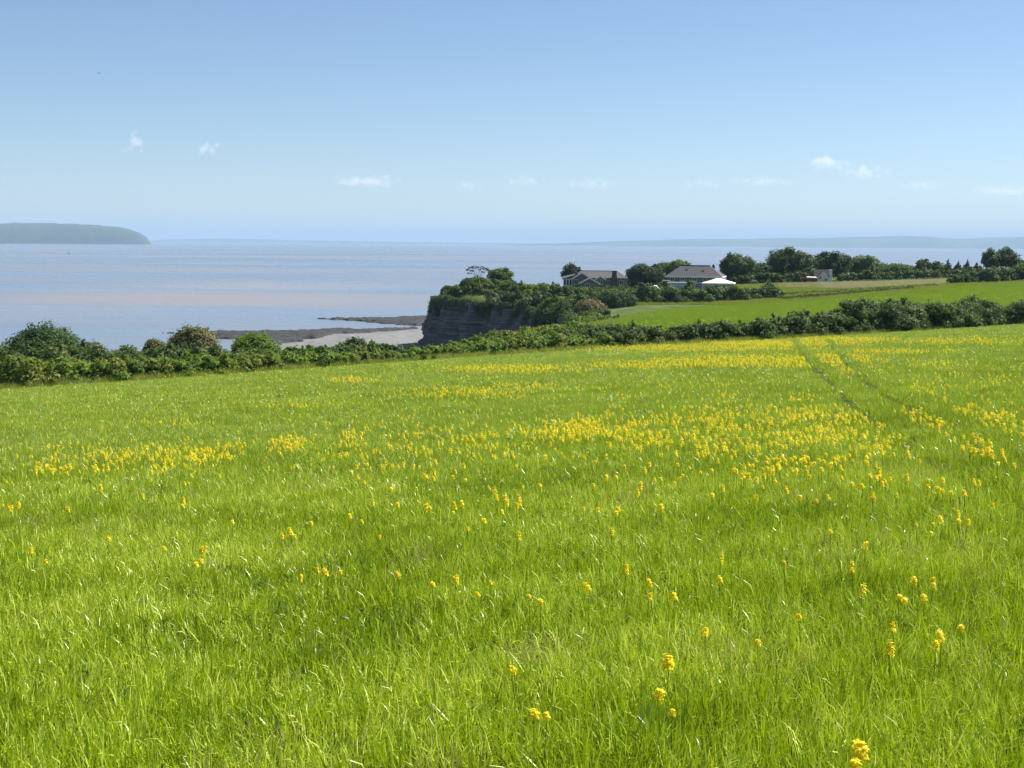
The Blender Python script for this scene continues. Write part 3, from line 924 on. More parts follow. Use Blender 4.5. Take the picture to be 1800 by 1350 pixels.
# hedges along the far side of the crop field
edge_hedge('hedgerow', 'long dark hedge along the far edge of the flowering field', [(1060, 578), (1085, 577), (1120, 574), (1180, 573), (1240, 567), (1290, 563), (1315, 562), (1335, 566)], 4.0, 3.5, M_HEDGE, 160, 0.19)
edge_hedge('hedgerow', 'tall humped dark hedge at the right of the flowering field', [(1338, 562), (1370, 556), (1400, 550), (1450, 546), (1500, 540), (1530, 530), (1570, 526), (1620, 528), (1645, 540), (1665, 538), (1690, 531), (1720, 524), (1760, 530), (1800, 527), (1900, 522)], 5.0, 5.0, M_HEDGE, 161, 0.21)
edge_hedge('hedgerow', 'low olive scrub below the cliff along the field edge', [(745, 611), (790, 606), (850, 600), (900, 596), (950, 592), (1010, 590), (1070, 590)], 7.0, 5.0, M_OLIVE, 162, 0.18)
edge_hedge('hedgerow', 'green scrub ridge behind the low olive scrub', [(860, 592), (900, 583), (950, 578), (1000, 571), (1040, 572), (1075, 576)], 20.0, 6.0, M_OLIVE, 186, 0.20)
edge_hedge('hedgerow', 'dark hedge behind the olive scrub right of the cliff foot', [(1000, 583), (1030, 577), (1060, 572), (1110, 573)], 13.0, 4.0, M_HEDGE, 163, 0.20)
edge_hedge('hedgerow', 'green bramble hedge along the left edge of the field', [(-90, 628), (0, 626), (100, 630), (200, 629), (300, 630), (400, 628), (500, 623), (600, 619), (660, 618), (705, 625)], 4.0, 4.0, M_OLIVE, 164, 0.15)
edge_hedge('hedgerow', 'dark hawthorn row behind the bramble hedge at left', [(-90, 606), (0, 612), (100, 610), (170, 608), (240, 606), (280, 611), (400, 616), (480, 616)], 10.0, 4.0, M_HEDGE, 165, 0.16)
edge_hedge('hedgerow', 'green scrub row behind the hedge above the beach', [(500, 611), (560, 609), (600, 607), (650, 607), (685, 611), (702, 619)], 12.0, 4.0, M_MID, 166, 0.18)
shrub('large dark round bush at the far left hedge', 78, 571, 160, 92, M_DARK, 170, 0.15, 40, nl=18)
shrub('brownish round hawthorn bush standing over the left hedge', 338, 569, 106, 100, M_BLOOM, 171, 0.15, 38, nl=12)
shrub('bright yellow green bush right of the brownish hawthorn', 447, 581, 92, 103, M_LIGHT, 172, 0.15, 38, nl=12)
shrub('grey twiggy bush left of the brownish hawthorn', 270, 590, 48, 99, M_BLOOM, 173, 0.14, 30)
shrub('dark bush in the hedge just left of the beach', 622, 592, 66, 112, M_DARK, 174, 0.16, 32)
shrub('pale yellow flowering bush in the hedge under the slope', 1052, 586, 36, 134, M_PALE, 175, 0.17, 26)

# ------------------------------------------------------------------ houses
M_BRICK = plain('brick_wall', (0.20, 0.15, 0.13), 0.9, 0.2, 3, 0.2, 0.3)
M_STONE = plain('stone_wall', (0.19, 0.165, 0.15), 0.9, 0.22, 2.5, 0.2, 0.3)
M_TILE = plain('roof_tile', (0.085, 0.080, 0.083), 0.85, 0.22, 2.2, 0.3, 0.4)
M_SLATE = plain('roof_slate', (0.043, 0.042, 0.052), 0.7, 0.22, 2.2, 0.4, 0.3)
M_DKTILE = plain('dark_roof_tile', (0.030, 0.024, 0.024), 0.85, 0.22, 2.2, 0.2, 0.3)
M_RENDER = plain('white_render', (0.72, 0.72, 0.70), 0.85, 0.06, 1, 0.2)
M_WHITE = plain('white_paint', (0.78, 0.78, 0.76), 0.5, 0.05, 2, 0.4)
M_CANVAS = plain('cream_canvas', (0.80, 0.77, 0.68), 0.75, 0.05, 1, 0.2)
M_GREENP = plain('green_paint', (0.05, 0.10, 0.075), 0.6, 0.15, 2, 0.3)
M_RED = plain('red_brown_paint', (0.13, 0.05, 0.035), 0.6, 0.2, 3, 0.3)
M_TYRE = plain('black_rubber', (0.02, 0.02, 0.02), 0.85, 0.1, 3, 0.2)
M_METAL = plain('grey_metal', (0.30, 0.31, 0.32), 0.45, 0.1, 3, 0.5)
M_DKBRICK = plain('dark_brick', (0.11, 0.08, 0.075), 0.9, 0.2, 3, 0.2, 0.3)
m, t, N, L, b = new_mat('window_glass')
b.inputs['Base Color'].default_value = (0.03, 0.045, 0.06, 1); b.inputs['Roughness'].default_value = 0.06; b.inputs['Specular IOR Level'].default_value = 0.7
L.new(mix(t, (0.02, 0.03, 0.04), (0.05, 0.07, 0.09), noise(t, 1.0, 2)), b.inputs['Base Color'])
M_GLASS = m


def window(parent, x, z, wd, ht, y, side=None, bars=1):
    """window in a wall facing -Y at plane y (or facing +X when side='x')"""
    f = MB(); e = 0.07; d = 0.06
    def bx(mb, a0, a1, z0, z1, o0, o1):
        if side == 'x': mb.box(y - o1, y - o0, a0, a1, z0, z1)
        else: mb.box(a0, a1, y + o0, y + o1, z0, z1)
    bx(f, x - wd / 2, x + wd / 2, z, z + e, -d, 0.02); bx(f, x - wd / 2, x + wd / 2, z + ht - e, z + ht, -d, 0.02)
    for k in range(bars + 2):
        c = x - wd / 2 + e / 2 + (wd - e) * k / (bars + 1)
        bx(f, c - e / 2, c + e / 2, z + e, z + ht - e, -d, 0.02)
    fo = f.build('window', M_WHITE, parent)
    g_ = MB(); bx(g_, x - wd / 2 + e * 0.5, x + wd / 2 - e * 0.5, z + e * 0.5, z + ht - e * 0.5, -0.025, -0.004); g_.build('pane', M_GLASS, fo)
    s_ = MB(); bx(s_, x - wd / 2 - 0.08, x + wd / 2 + 0.08, z - 0.09, z - 0.003, -0.12, 0.0); s_.build('sill', M_WHITE, fo)


def gable_prism(x0, x1, y0, y1, zb, ze, za):
    """walls with a gable end at y0, ridge along Y"""
    xm = (x0 + x1) / 2
    return MB().add([(x0, y0, zb), (x1, y0, zb), (x1, y0, ze), (xm, y0, za), (x0, y0, ze), (x0, y1, zb), (x1, y1, zb), (x1, y1, ze), (xm, y1, za), (x0, y1, ze)],
                    [(0, 1, 2, 3, 4), (9, 8, 7, 6, 5), (1, 6, 7, 2), (5, 0, 4, 9), (0, 5, 6, 1), (2, 7, 8, 3), (3, 8, 9, 4)])


def gable_roof(root, x0, x1, y0, y1, ze, za, mat, ov=0.3, barge=True):
    xm = (x0 + x1) / 2
    sl = (za - ze) / (xm - x0)
    mb = MB()
    t_ = 0.16
    mb.slab([(x0 - ov, y0 - ov, ze - ov * sl + t_), (xm, y0 - ov, za + t_), (xm, y1, za + t_), (x0 - ov, y1, ze - ov * sl + t_)], 0.13)
    mb.slab([(xm, y0 - ov, za + t_), (x1 + ov, y0 - ov, ze - ov * sl + t_), (x1 + ov, y1, ze - ov * sl + t_), (xm, y1, za + t_)], 0.13)
    r_ = mb.build('roof', mat, root)
    if barge:
        for sx in (-1, 1):
            xe = xm + sx * (xm - x0 + ov)
            zb = ze - ov * sl
            MB().add([(xe, y0 - ov - 0.06, zb - 0.12), (xm, y0 - ov - 0.06, za - 0.12), (xm, y0 - ov - 0.06, za + 0.2), (xe, y0 - ov - 0.06, zb + 0.2),
                      (xe, y0 - ov - 0.003, zb - 0.12), (xm, y0 - ov - 0.003, za - 0.12), (xm, y0 - ov - 0.003, za + 0.2), (xe, y0 - ov - 0.003, zb + 0.2)],
                     [(0, 1, 2, 3), (4, 7, 6, 5), (0, 4, 5, 1), (3, 2, 6, 7), (0, 3, 7, 4), (1, 5, 6, 2)]).build('bargeboard', M_WHITE, r_)
    return r_


def hip_roof(root, x0, x1, y0, y1, ze, zr, rx0, rx1, mat, ov=0.35, t_=0.14):
    ym = (y0 + y1) / 2
    a, c, d, e = (x0 - ov, y0 - ov, ze), (x1 + ov, y0 - ov, ze), (x1 + ov, y1 + ov, ze), (x0 - ov, y1 + ov, ze)
    p, q = (rx0, ym, zr), (rx1, ym, zr)
    lo = [(v[0], v[1], v[2] - t_) for v in (a, c, d, e)]
    return MB().add([a, c, d, e, p, q] + lo, [(0, 1, 5, 4), (1, 2, 5), (2, 3, 4, 5), (3, 0, 4), (6, 7, 1, 0), (7, 8, 2, 1), (8, 9, 3, 2), (9, 6, 0, 3), (9, 8, 7, 6)]).build('roof', mat, root)


# bungalow on the headland
D = 318; x, y = xyD(1045, D); k = D / F
zb = gz(x, y)
HA = empty('bungalow', (x, y, zb), 'rambling brown-roofed bungalow with front gables above the cliff', 'house', rz=math.atan2(-x, y) * 0.4)
zz = lambda py: P(1045, py, D)[2] - zb
xx = lambda px: (px - 1045) * k
MB().box(xx(1008), xx(1101), 1.2, 8.5, -0.8, zz(490)).build('wall', M_STONE, HA)
rA = hip_roof(HA, xx(1008), xx(1101), 1.2, 8.5, zz(490) + 0.15, zz(477), xx(1021), xx(1086), M_TILE)
MB().box(xx(1021), xx(1086), 4.78, 4.98, zz(477) - 0.06, zz(477) + 0.1).build('ridge_tiles', M_TILE, rA)
gable_prism(xx(1006), xx(1038), -0.6, 4.5, -0.8, zz(490), zz(480)).build('wall', M_STONE, HA)
gable_roof(HA, xx(1006), xx(1038), -0.6, 4.6, zz(490), zz(480), M_TILE)
gable_prism(xx(1018), xx(1051), -3.6, -0.7, -0.8, zz(497), zz(488.5)).build('wall', M_BRICK, HA)
gable_roof(HA, xx(1018), xx(1051), -3.6, -0.72, zz(497), zz(488.5), M_TILE)
gable_prism(xx(1047), xx(1062), 0.2, 3.4, -0.8, zz(490.5), zz(486)).build('wall', M_STONE, HA)
gable_roof(HA, xx(1047), xx(1062), 0.2, 3.6, zz(490.5), zz(486), M_TILE)
# left wing with a falling roof and glazed side
MB().box(xx(990), xx(1006) - 0.02, 0.6, 6.0, -0.8, zz(491)).build('wall', M_RENDER, HA)
MB().slab([(xx(987), 0.2, zz(490.5)), (xx(1008), 0.2, zz(484)), (xx(1014), 6.2, zz(481.5)), (xx(990), 6.2, zz(487))], 0.14).build('roof', M_TILE, HA)
for px in (992.5, 997.5, 1002.5):
    window(HA, xx(px), zz(502), 0.55, zz(492) - zz(502), 0.6, bars=0)
window(HA, xx(1012), zz(500), 1.0, 1.1, -0.6)
window(HA, xx(1031), zz(504), 1.1, 0.8, -3.6)
window(HA, xx(1055), zz(500), 0.9, 1.1, 0.2)
window(HA, xx(1068), zz(501), 1.0, 1.1, 1.2)
window(HA, xx(1092), zz(501), 1.0, 1.1, 1.2)
MB().box(xx(1074.5), xx(1083.5), 0.15, 1.19, -0.8, zz(485)).box(xx(1075.2), xx(1083), 0.4, 1.35, zz(485), zz(476.8)).build('chimney', M_DKBRICK, HA)
MB().box(xx(1074.6), xx(1083.6), 0.3, 1.45, zz(476.8), zz(476.8) + 0.14).build('chimney_cap', M_DKBRICK, HA)
MB().box(xx(1010), xx(1015), 2.0, 2.8, zz(483), zz(477.5)).build('chimney', M_BRICK, HA)

# hipped house
D = 325; x, y = xyD(1222, D); k = D / F
zb = gz(x, y)
HB = empty('hipped_house', (x, y, zb), 'wide grey house with dark hipped roof and pale eaves', 'house', rz=R(-15))
zz = lambda py: P(1222, py, D)[2] - zb
we = 6.1
MB().box(-we, we, -4.0, 4.0, -0.8, zz(485.5)).build('wall', M_STONE, HB)
rB = hip_roof(HB, -we, we, -4.0, 4.0, zz(485), zz(467), -3.5, 3.3, M_SLATE, 0.55)
MB().box(-we - 0.6, we + 0.6, -4.62, -4.553, zz(485) - 0.28, zz(485) + 0.04).build('fascia', M_WHITE, rB)
MB().box(we + 0.553, we + 0.62, -4.62, 4.6, zz(485) - 0.28, zz(485) + 0.04).build('fascia', M_WHITE, rB)
MB().box(-3.5, 3.3, -0.12, 0.12, zz(467) - 0.05, zz(467) + 0.13).build('ridge_tiles', M_SLATE, rB)
for sx in (-5.0, -2.6, 0.2, 2.8, 5.0):
    window(HB, sx, zz(494), 1.1, zz(487.2) - zz(494), -4.0)
for sx in (-5.0, -2.4, 0.4, 3.4):
    window(HB, sx, zz(505), 1.3, 1.1, -4.0)
window(HB, -1.5, zz(494), 1.0, 0.9, we, 'x'); window(HB, 1.5, zz(494), 1.0, 0.9, we, 'x')
MB().box(3.7, 4.3, 0.6, 1.2, zz(472), zz(466)).tube([(4.0, 0.9, zz(466)), (4.0, 0.9, zz(463.8))], 0.13, 8).build('chimney', M_DKBRICK, HB)
for sx, sz in ((-2.0, 474), (1.9, 476)):
    zc = zz(sz); yc = -4.55 + (zc - zz(485)) / (zz(467) - zz(485)) * 4.55
    MB().slab([(sx - 0.35, yc - 0.35, zc - 0.2 + 0.09), (sx + 0.35, yc - 0.35, zc - 0.2 + 0.09), (sx + 0.35, yc + 0.35, zc + 0.17 + 0.09), (sx - 0.35, yc + 0.35, zc + 0.17 + 0.09)], 0.05).build('skylight', M_GLASS, rB)

# white cottage
D = 331; x, y = xyD(1444, D); k = D / F
zb = gz(x, y)
HC = empty('white_cottage', (x, y, zb), 'small white cottage with brown roof among dark trees', 'house', rz=R(-6))
zz = lambda py: P(1444, py, D)[2] - zb
xx = lambda px: (px - 1444) * k
MB().box(xx(1430), xx(1459), 0.3, 5.5, -0.8, zz(489)).build('wall', M_RENDER, HC)
rC = hip_roof(HC, xx(1430), xx(1459), 0.3, 5.5, zz(489) + 0.12, zz(474), xx(1430.5), xx(1458.5), M_DKTILE, 0.2)
gable_prism(xx(1430), xx(1456), -2.2, 0.28, -0.8, zz(492), zz(478.5)).build('wall', M_RENDER, HC)
gable_roof(HC, xx(1430), xx(1456), -2.2, 2.0, zz(492), zz(478.5), M_DKTILE, 0.25, barge=True)
MB().box(xx(1455.5), xx(1460.5), 0.0, 0.9, zz(492), zz(474.5)).box(xx(1455.2), xx(1460.8), -0.06, 0.96, zz(474.5), zz(474)).build('chimney', M_RENDER, HC)
window(HC, xx(1448), zz(494), 0.8, 0.7, -2.2)
window(HC, xx(1438), zz(490), 0.7, 0.8, -2.2)

# white marquee
D = 309; x, y = xyD(1262, D); k = D / F
zb = gz(x, y)
MQ = empty('marquee', (x, y, zb), 'white canvas marquee in front of the hipped roof house', 'marquee', rz=R(-12))
zz = lambda py: P(1262, py, D)[2] - zb
hw = 27 * k
c0 = zz(497.2); c1 = zz(489)
rM = MB().add([(-hw - .2, -2.7, c0), (hw + .2, -2.7, c0), (hw + .2, 2.7, c0), (-hw - .2, 2.7, c0), (-hw * .5, -1.3, c0 + (c1 - c0) * .55), (hw * .5, -1.3, c0 + (c1 - c0) * .55), (hw * .5, 1.3, c0 + (c1 - c0) * .55), (-hw * .5, 1.3, c0 + (c1 - c0) * .55), (-.5, 0, c1), (.5, 0, c1),
               (-hw - .2, -2.7, c0 - .25), (hw + .2, -2.7, c0 - .25), (hw + .2, 2.7, c0 - .25), (-hw - .2, 2.7, c0 - .25)],
              [(0, 1, 5, 4), (1, 2, 6, 5), (2, 3, 7, 6), (3, 0, 4, 7), (4, 5, 9, 8), (5, 6, 9), (6, 7, 8, 9), (7, 4, 8), (10, 11, 1, 0), (11, 12, 2, 1), (12, 13, 3, 2), (13, 10, 0, 3)]).build('roof', M_CANVAS, MQ)
for sx in (-1, -.35, .35, 1):
    for sy in (-1, 1):
        MB().tube([(sx * hw, sy * 2.5, -0.4), (sx * hw, sy * 2.5, c0 - 0.02)], 0.06, 6).build('post', M_WHITE, MQ)
for a, c in ((-1, -.35), (-.35, .35), (.35, 1)):
    MB().box(a * hw + .1, c * hw - .1, -2.46, -2.43, 0.0, c0 - .28).build('side_panel', plain('beige_canvas', (0.42, 0.37, 0.29), 0.8, 0.1) if a == -1 else bpy.data.materials['beige_canvas'], MQ)

# glazed lean-to, shed, railing
D = 314; x, y = xyD(1189, D); k = D / F; zb = gz(x, y)
GH = empty('cold_frame', (x, y, zb), 'long low white framed glasshouse beside the green shed', 'greenhouse', rz=R(-6))
zt = P(1189, 496.5, D)[2] - zb; hw = 16 * k
for i in range(6):
    a = -hw + 2 * hw * i / 6
    MB().box(a + .05, a + 2 * hw / 6 - .05, -0.62, -0.60, 0.35, zt - .12).build('pane', plain('frosted_pane', (0.35, 0.40, 0.46), 0.35, 0.1) if i == 0 else bpy.data.materials['frosted_pane'], GH)
for i in range(7):
    a = -hw + 2 * hw * i / 6
    MB().box(a - .05, a + .05, -0.68, -0.58, -0.3, zt - .1).build('post', M_WHITE, GH)
MB().box(-hw - .1, hw + .1, -.72, .7, zt - .1, zt + .06).build('roof', M_WHITE, GH)
MB().box(-hw - .05, hw + .05, -.70, -.56, 0.2, 0.33).build('rail', M_WHITE, GH)
MB().box(-hw, hw, 0.4, 0.6, -.3, zt - .1).build('back_wall', M_STONE, GH)
D = 316; x, y = xyD(1170, D); zb = gz(x, y)
SH = empty('garden_shed', (x, y, zb), 'small dark green shed with pale flat roof by the glasshouse', 'shed', rz=R(-6))
zt = P(1170, 494, D)[2] - zb
MB().box(-.75, .75, -.8, .8, -.4, zt).build('wall', M_GREENP, SH)
MB().box(-.9, .9, -.95, .95, zt, zt + .12).build('roof', M_METAL, SH)
MB().box(-.35, .35, -.84, -.803, -.1, zt - .25).build('door', M_GREENP, SH)
D = 312; x, y = xyD(1227, D); zb = gz(x, y)
RL = empty('railing', (x, y, zb), 'short white railing left of the marquee', 'railing', rz=R(-6))
zt = P(1227, 497.5, D)[2] - zb
for i in range(6): MB().box(-.9 + .36 * i - .035, -.9 + .36 * i + .035, -.035, .035, -.3, zt).build('post', M_WHITE, RL)
MB().box(-.98, .98, -.05, .05, zt, zt + .08).build('rail', M_WHITE, RL)
shrub('round clipped bush in front of the hipped roof house', 1213, 492, 15, 313, M_HEDGE, 180, 0.25, 14, nl=5)
hedge('garden_hedge', 'low dark clipped hedge in front of the bungalow', [xyD(1062, 306), xyD(1085, 307), xyD(1106, 308)], [1.25, 1.25, 1.25], 1.2, M_DARK, 181, 0.25, 12, 'hedge', rough=0.05)
hedge('garden_hedge', 'short dark clipped hedge below the front gable', [xyD(1006, 304), xyD(1026, 305)], [1.0, 1.0], 1.0, M_DARK, 182, 0.25, 12, 'hedge', rough=0.05)

# farm trailer by the cottage
D = 322; x, y = xyD(1421, D); k = D / F; zb = gz(x, y)
TR = empty('farm_trailer', (x, y, zb), 'red-brown farm trailer with cream top beside the white cottage', 'trailer', rz=R(-4))
MB().box(-1.7, 1.8, -.85, .85, .55, .68).build('chassis', M_METAL, TR)
MB().box(-.55, 1.75, -.85, .85, .69, 1.25).build('side_board', M_RED, TR)
MB().box(-1.75, -.62, -.8, .8, .69, 1.55).build('front_box', M_RED, TR)
MB().slab([(-.6, -.95, 1.62), (1.6, -.95, 1.55), (1.6, .95, 1.66), (-.6, .95, 1.73)], .12).build('top_cover', M_CANVAS, TR)
for px_ in (-.5, 1.5):
    for sy in (-.8, .8): MB().tube([(px_, sy, 1.22), (px_, sy, 1.52)], .04, 6).build('post', M_RED, TR)
for px_ in (-1.1, .9):
    for sy in (-1, 1): MB().tube([(px_, sy * .8, .45), (px_, sy * 1.02, .45)], .45, 16).build('wheel', M_TYRE, TR)
MB().tube([(1.8, 0, .6), (2.7, 0, .5)], .05, 6).build('drawbar', M_METAL, TR)

# utility pole
D = 352; x, y = xyD(1787, D); zb = gz(x, y)
UP = empty('utility_pole', (x, y, zb), 'thin wooden utility pole with crossarm near the right edge', 'pole', rz=R(20))
zt = P(1787, 446, D)[2] - zb
MB().tube([(0, 0, -.4), (0, 0, zt)], [.16, .11], 8).build('post', M_BARK, UP)
MB().box(-.75, .75, -.06, .06, zt - .55, zt - .42).build('crossarm', M_BARK, UP)
for sx in (-.65, 0, .65): MB().tube([(sx, 0, zt - .42), (sx, 0, zt - .2)], [.05, .07], 6).build('insulator', M_METAL, UP)
# pale tarpaulin heap
D = 308; x, y = xyD(1151, D); zb = gz(x, y)
X, Y, q = grid_xy(-.9, .9, 16, -.7, .7, 12)
Z = 1.0 * np.clip(1 - (X / .95) ** 2 - (Y / .75) ** 2, 0, 1) ** .6 + .12 * fbm(X, Y, .9, 8) * np.clip(1 - (X / .9) ** 2, 0, 1) + P(1151, 507, D)[2] - zb - .3
tp = obj('tarpaulin', mesh_np('tarpaulin', np.stack([X, Y, Z], -1).reshape(-1, 3), q), plain('pale_tarpaulin', (0.55, 0.55, 0.53), 0.6, 0.1), None, (x, y, zb))
tag(tp, 'crumpled pale tarpaulin heap left of the green shed', 'tarpaulin')

# bird and buoy
p = P(174, 129, 240)
BD = empty('bird', tuple(p), 'tiny dark bird gliding high in the sky above the island', 'bird', rz=R(35))
M_BIRD = plain('bird_feather', (0.06, 0.06, 0.065), 0.8, 0.2)
MB().tube([(-.02, -.26, 0), (0, -.18, 0), (0, -.02, .01), (0, .16, 0), (0, .3, -.01)], [.01, .05, .075, .05, .015], 8).build('body', M_BIRD, BD, smooth=True)
for sx in (-1, 1):
    MB().add([(sx * .05, -.1, .02), (sx * .28, -.12, .13), (sx * .55, .02, .06), (sx * .28, .03, .14), (sx * .05, .1, .02), (sx * .28, -.05, .105)],
             [(0, 1, 3, 4), (1, 2, 3), (0, 5, 1), (5, 2, 1), (0, 4, 5), (4, 3, 5), (3, 2, 5)]).build('wing', M_BIRD, BD)
p = on_sea(121, 447)
BU = empty('buoy', (p[0], p[1], 0), 'tiny dark buoy on the water below the island', 'buoy')
MB().tube([(0, 0, -.4), (0, 0, .2), (0, 0, .9), (0, 0, 1.1)], [1.0, 1.3, 1.2, .5], 14).build('float', M_TYRE, BU, smooth=True)
MB().tube([(0, 0, 1.0), (0, 0, 3.4)], [.35, .1], 8).build('mast', M_TYRE, BU)
MB().tube([(0, 0, 3.35), (0, 0, 4.1)], [.45, .05], 10).build('topmark', M_TYRE, BU)

# ------------------------------------------------------------------ crop, verge grass and flowers
def blade_material(name, cols, trans, rough=0.42, spec=0.45, patch_cols=None, pscale=0.06, tcol=(0.42, 0.54, 0.006)):
    m, t, N, L, b = new_mat(name)
    a = nd(t, 'ShaderNodeAttribute', attribute_name='rnd')
    oi = nd(t, 'ShaderNodeObjectInfo')
    n = noise(t, 0.5, 3)
    s1 = nd(t, 'ShaderNodeMath', operation='MULTIPLY_ADD'); L.new(oi.outputs['Random'], s1.inputs[0]); s1.inputs[1].default_value = 0.25; L.new(n, s1.inputs[2])
    s2 = nd(t, 'ShaderNodeMath', operation='MULTIPLY_ADD'); L.new(a.outputs['Fac'], s2.inputs[0]); s2.inputs[1].default_value = 0.85; L.new(s1.outputs[0], s2.inputs[2])
    s3 = nd(t, 'ShaderNodeMath', operation='MULTIPLY'); L.new(s2.outputs[0], s3.inputs[0]); s3.inputs[1].default_value = 0.52
    r = ramp(t, [(0.22 + 0.56 * i / (len(cols) - 1), c) for i, c in enumerate(cols)])
    L.new(s3.outputs[0], r.inputs[0])
    col = r.outputs[0]
    if patch_cols:
        rp = ramp(t, [(0.42, (0, 0, 0)), (0.62, (1, 1, 1))])
        L.new(noise(t, pscale, 3, None, 0.5, (0.45, 1.0, 1)), rp.inputs[0])
        mm = nd(t, 'ShaderNodeMath', operation='MULTIPLY'); L.new(rp.outputs[0], mm.inputs[0]); mm.inputs[1].default_value = 0.55
        col = mix(t, col, patch_cols, mm.outputs[0])
    L.new(col, b.inputs['Base Color'])
    b.inputs['Roughness'].default_value = rough
    b.inputs['Specular IOR Level'].default_value = spec
    tr = nd(t, 'ShaderNodeBsdfTranslucent')
    L.new(mix(t, col, tcol, 0.45), tr.inputs[0])
    ms = nd(t, 'ShaderNodeMixShader'); ms.inputs[0].default_value = trans
    L.new(b.outputs[0], ms.inputs[1]); L.new(tr.outputs[0], ms.inputs[2])
    L.new(ms.outputs[0], t.nodes['Material Output'].inputs[0])
    return m


M_BLADE = blade_material('crop_blade', rough=0.36, spec=0.55, cols= [(0.045, 0.095, 0.002), (0.21, 0.33, 0.003), (0.39, 0.51, 0.006), (0.72, 0.78, 0.16)], trans=0.25, patch_cols=(0.34, 0.44, 0.06))  # glints and shaded gaps are put into the palest and darkest blade colours
M_ROUGH = blade_material('rough_grass_blade', [(0.08, 0.13, 0.015), (0.14, 0.19, 0.025), (0.23, 0.26, 0.05), (0.33, 0.31, 0.10)], 0.35)
M_SHORT = blade_material('pasture_blade', [(0.12, 0.21, 0.015), (0.16, 0.26, 0.02), (0.22, 0.31, 0.03)], 0.35)


def clump(name, n, rad, l0, l1, w0, w1, seed, mat, lean=0.35, curl=1.0):
    g = np.random.default_rng(seed)
    seg = 4
    V, Q, T, A = [], [], [], []
    for i in range(n):
        a = g.uniform(0, 6.28); r_ = rad * math.sqrt(g.uniform())
        base = np.array([r_ * math.cos(a), r_ * math.sin(a), 0])
        ln = g.uniform(l0, l1); wd = g.uniform(w0, w1)
        az = g.uniform(0, 6.28)
        d = np.array([math.cos(az), math.sin(az), 0]) + np.array([-0.35, -0.1, 0])
        th = abs(g.normal()) * lean * 0.6 + 0.05
        bend = abs(g.normal()) * curl * 0.4 + (g.uniform(1.2, 2.4) * curl if g.uniform() < 0.42 else 0)
        tw = g.normal() * 0.9
        p = base.copy(); k = len(V); rn = g.uniform()
        for s_ in range(seg + 1):
            u = s_ / seg
            ang = th + bend * u ** 2.6
            t_ = np.array([d[0] * math.sin(ang), d[1] * math.sin(ang), math.cos(ang)]); t_ /= np.linalg.norm(t_)
            sd = np.cross(t_, [math.cos(az + tw * u + 0.3), math.sin(az + tw * u + 0.3), 0.15]); sd /= np.linalg.norm(sd) + 1e-9
            ww = wd * (0.65 + 0.9 * u - 1.5 * u ** 2.2) if s_ < seg else 0
            if s_ < seg:
                V += [p - sd * ww / 2, p + sd * ww / 2]; A += [rn, rn]
            else:
                V += [p]; A += [rn]
            p = p + t_ * ln / seg
        for s_ in range(seg - 1):
            b0 = k + 2 * s_
            Q.append((b0, b0 + 1, b0 + 3, b0 + 2))
        T.append((k + 2 * seg - 2, k + 2 * seg - 1, k + 2 * seg))
    me = mesh_np(name, np.array(V), np.array(Q), np.array(T), {'rnd': np.array(A)}, smooth=True)
    me.materials.append(mat)
    return bpy.data.objects.new(name, me)


def template(name, objs):
    c = bpy.data.collections.new(name)
    for o in objs: c.objects.link(o)
    return c


def scatter(name, pts, scl, coll, label, cat, seed, tilt=0.12, idx=None, nvar=6):
    """one stuff object whose copies of a tuft stand on the given points"""
    g = np.random.default_rng(seed)
    n = len(pts)
    rot = np.c_[g.normal(size=n) * tilt, g.normal(size=n) * tilt, g.uniform(0, 6.283, n)]
    me = mesh_np(name, pts, None, None, {'rot': rot, 'scl': scl if np.ndim(scl) == 2 else np.c_[scl, scl, scl], 'idx': g.integers(0, nvar, n) if idx is None else idx})
    o = obj(name, me, None)
    ng = bpy.data.node_groups.new(name + '_scatter', 'GeometryNodeTree')
    ng.interface.new_socket('Geometry', in_out='INPUT', socket_type='NodeSocketGeometry')
    ng.interface.new_socket('Geometry', in_out='OUTPUT', socket_type='NodeSocketGeometry')
    N = ng.nodes; L = ng.links
    gi, go = N.new('NodeGroupInput'), N.new('NodeGroupOutput')
    ci = N.new('GeometryNodeCollectionInfo'); ci.inputs['Collection'].default_value = coll
    ci.inputs['Separate Children'].default_value = True; ci.inputs['Reset Children'].default_value = True
    ip = N.new('GeometryNodeInstanceOnPoints')
    def at(nm, ty):
        a = N.new('GeometryNodeInputNamedAttribute'); a.data_type = ty; a.inputs['Name'].default_value = nm
        return a.outputs['Attribute']
    e2r = N.new('FunctionNodeEulerToRotation')
    L.new(at('rot', 'FLOAT_VECTOR'), e2r.inputs[0]); L.new(e2r.outputs[0], ip.inputs['Rotation'])
    L.new(at('scl', 'FLOAT_VECTOR'), ip.inputs['Scale'])
    L.new(at('idx', 'FLOAT'), ip.inputs['Instance Index'])
    ip.inputs['Pick Instance'].default_value = True
    L.new(gi.outputs[0], ip.inputs['Points']); L.new(ci.outputs[0], ip.inputs['Instance']); L.new(ip.outputs[0], go.inputs[0])
    md = o.modifiers.new('scatter', 'NODES'); md.node_group = ng
    tag(o, label, cat, kind='stuff')
    return o


# tramlines: wheel tracks through the crop, as world polylines on the field
TRAM = [[on_canopy(*p)[:2] for p in pl] for pl in (
    [(1395, 598), (1432, 640), (1470, 672), (1525, 716), (1600, 768), (1700, 818), (1800, 868), (1950, 930)],
    [(1455, 598), (1500, 645), (1548, 677), (1612, 712), (1720, 762), (1850, 820), (2000, 880)])]


def dist_pl(pl, x, y):
    d = np.full(x.shape, 1e9)
    for a, b_ in zip(pl[:-1], pl[1:]):
        e = b_ - a
        t_ = np.clip(((x - a[0]) * e[0] + (y - a[1]) * e[1]) / (e @ e), 0, 1)
        d = np.minimum(d, np.hypot(x - a[0] - t_ * e[0], y - a[1] - t_ * e[1]))
    return d


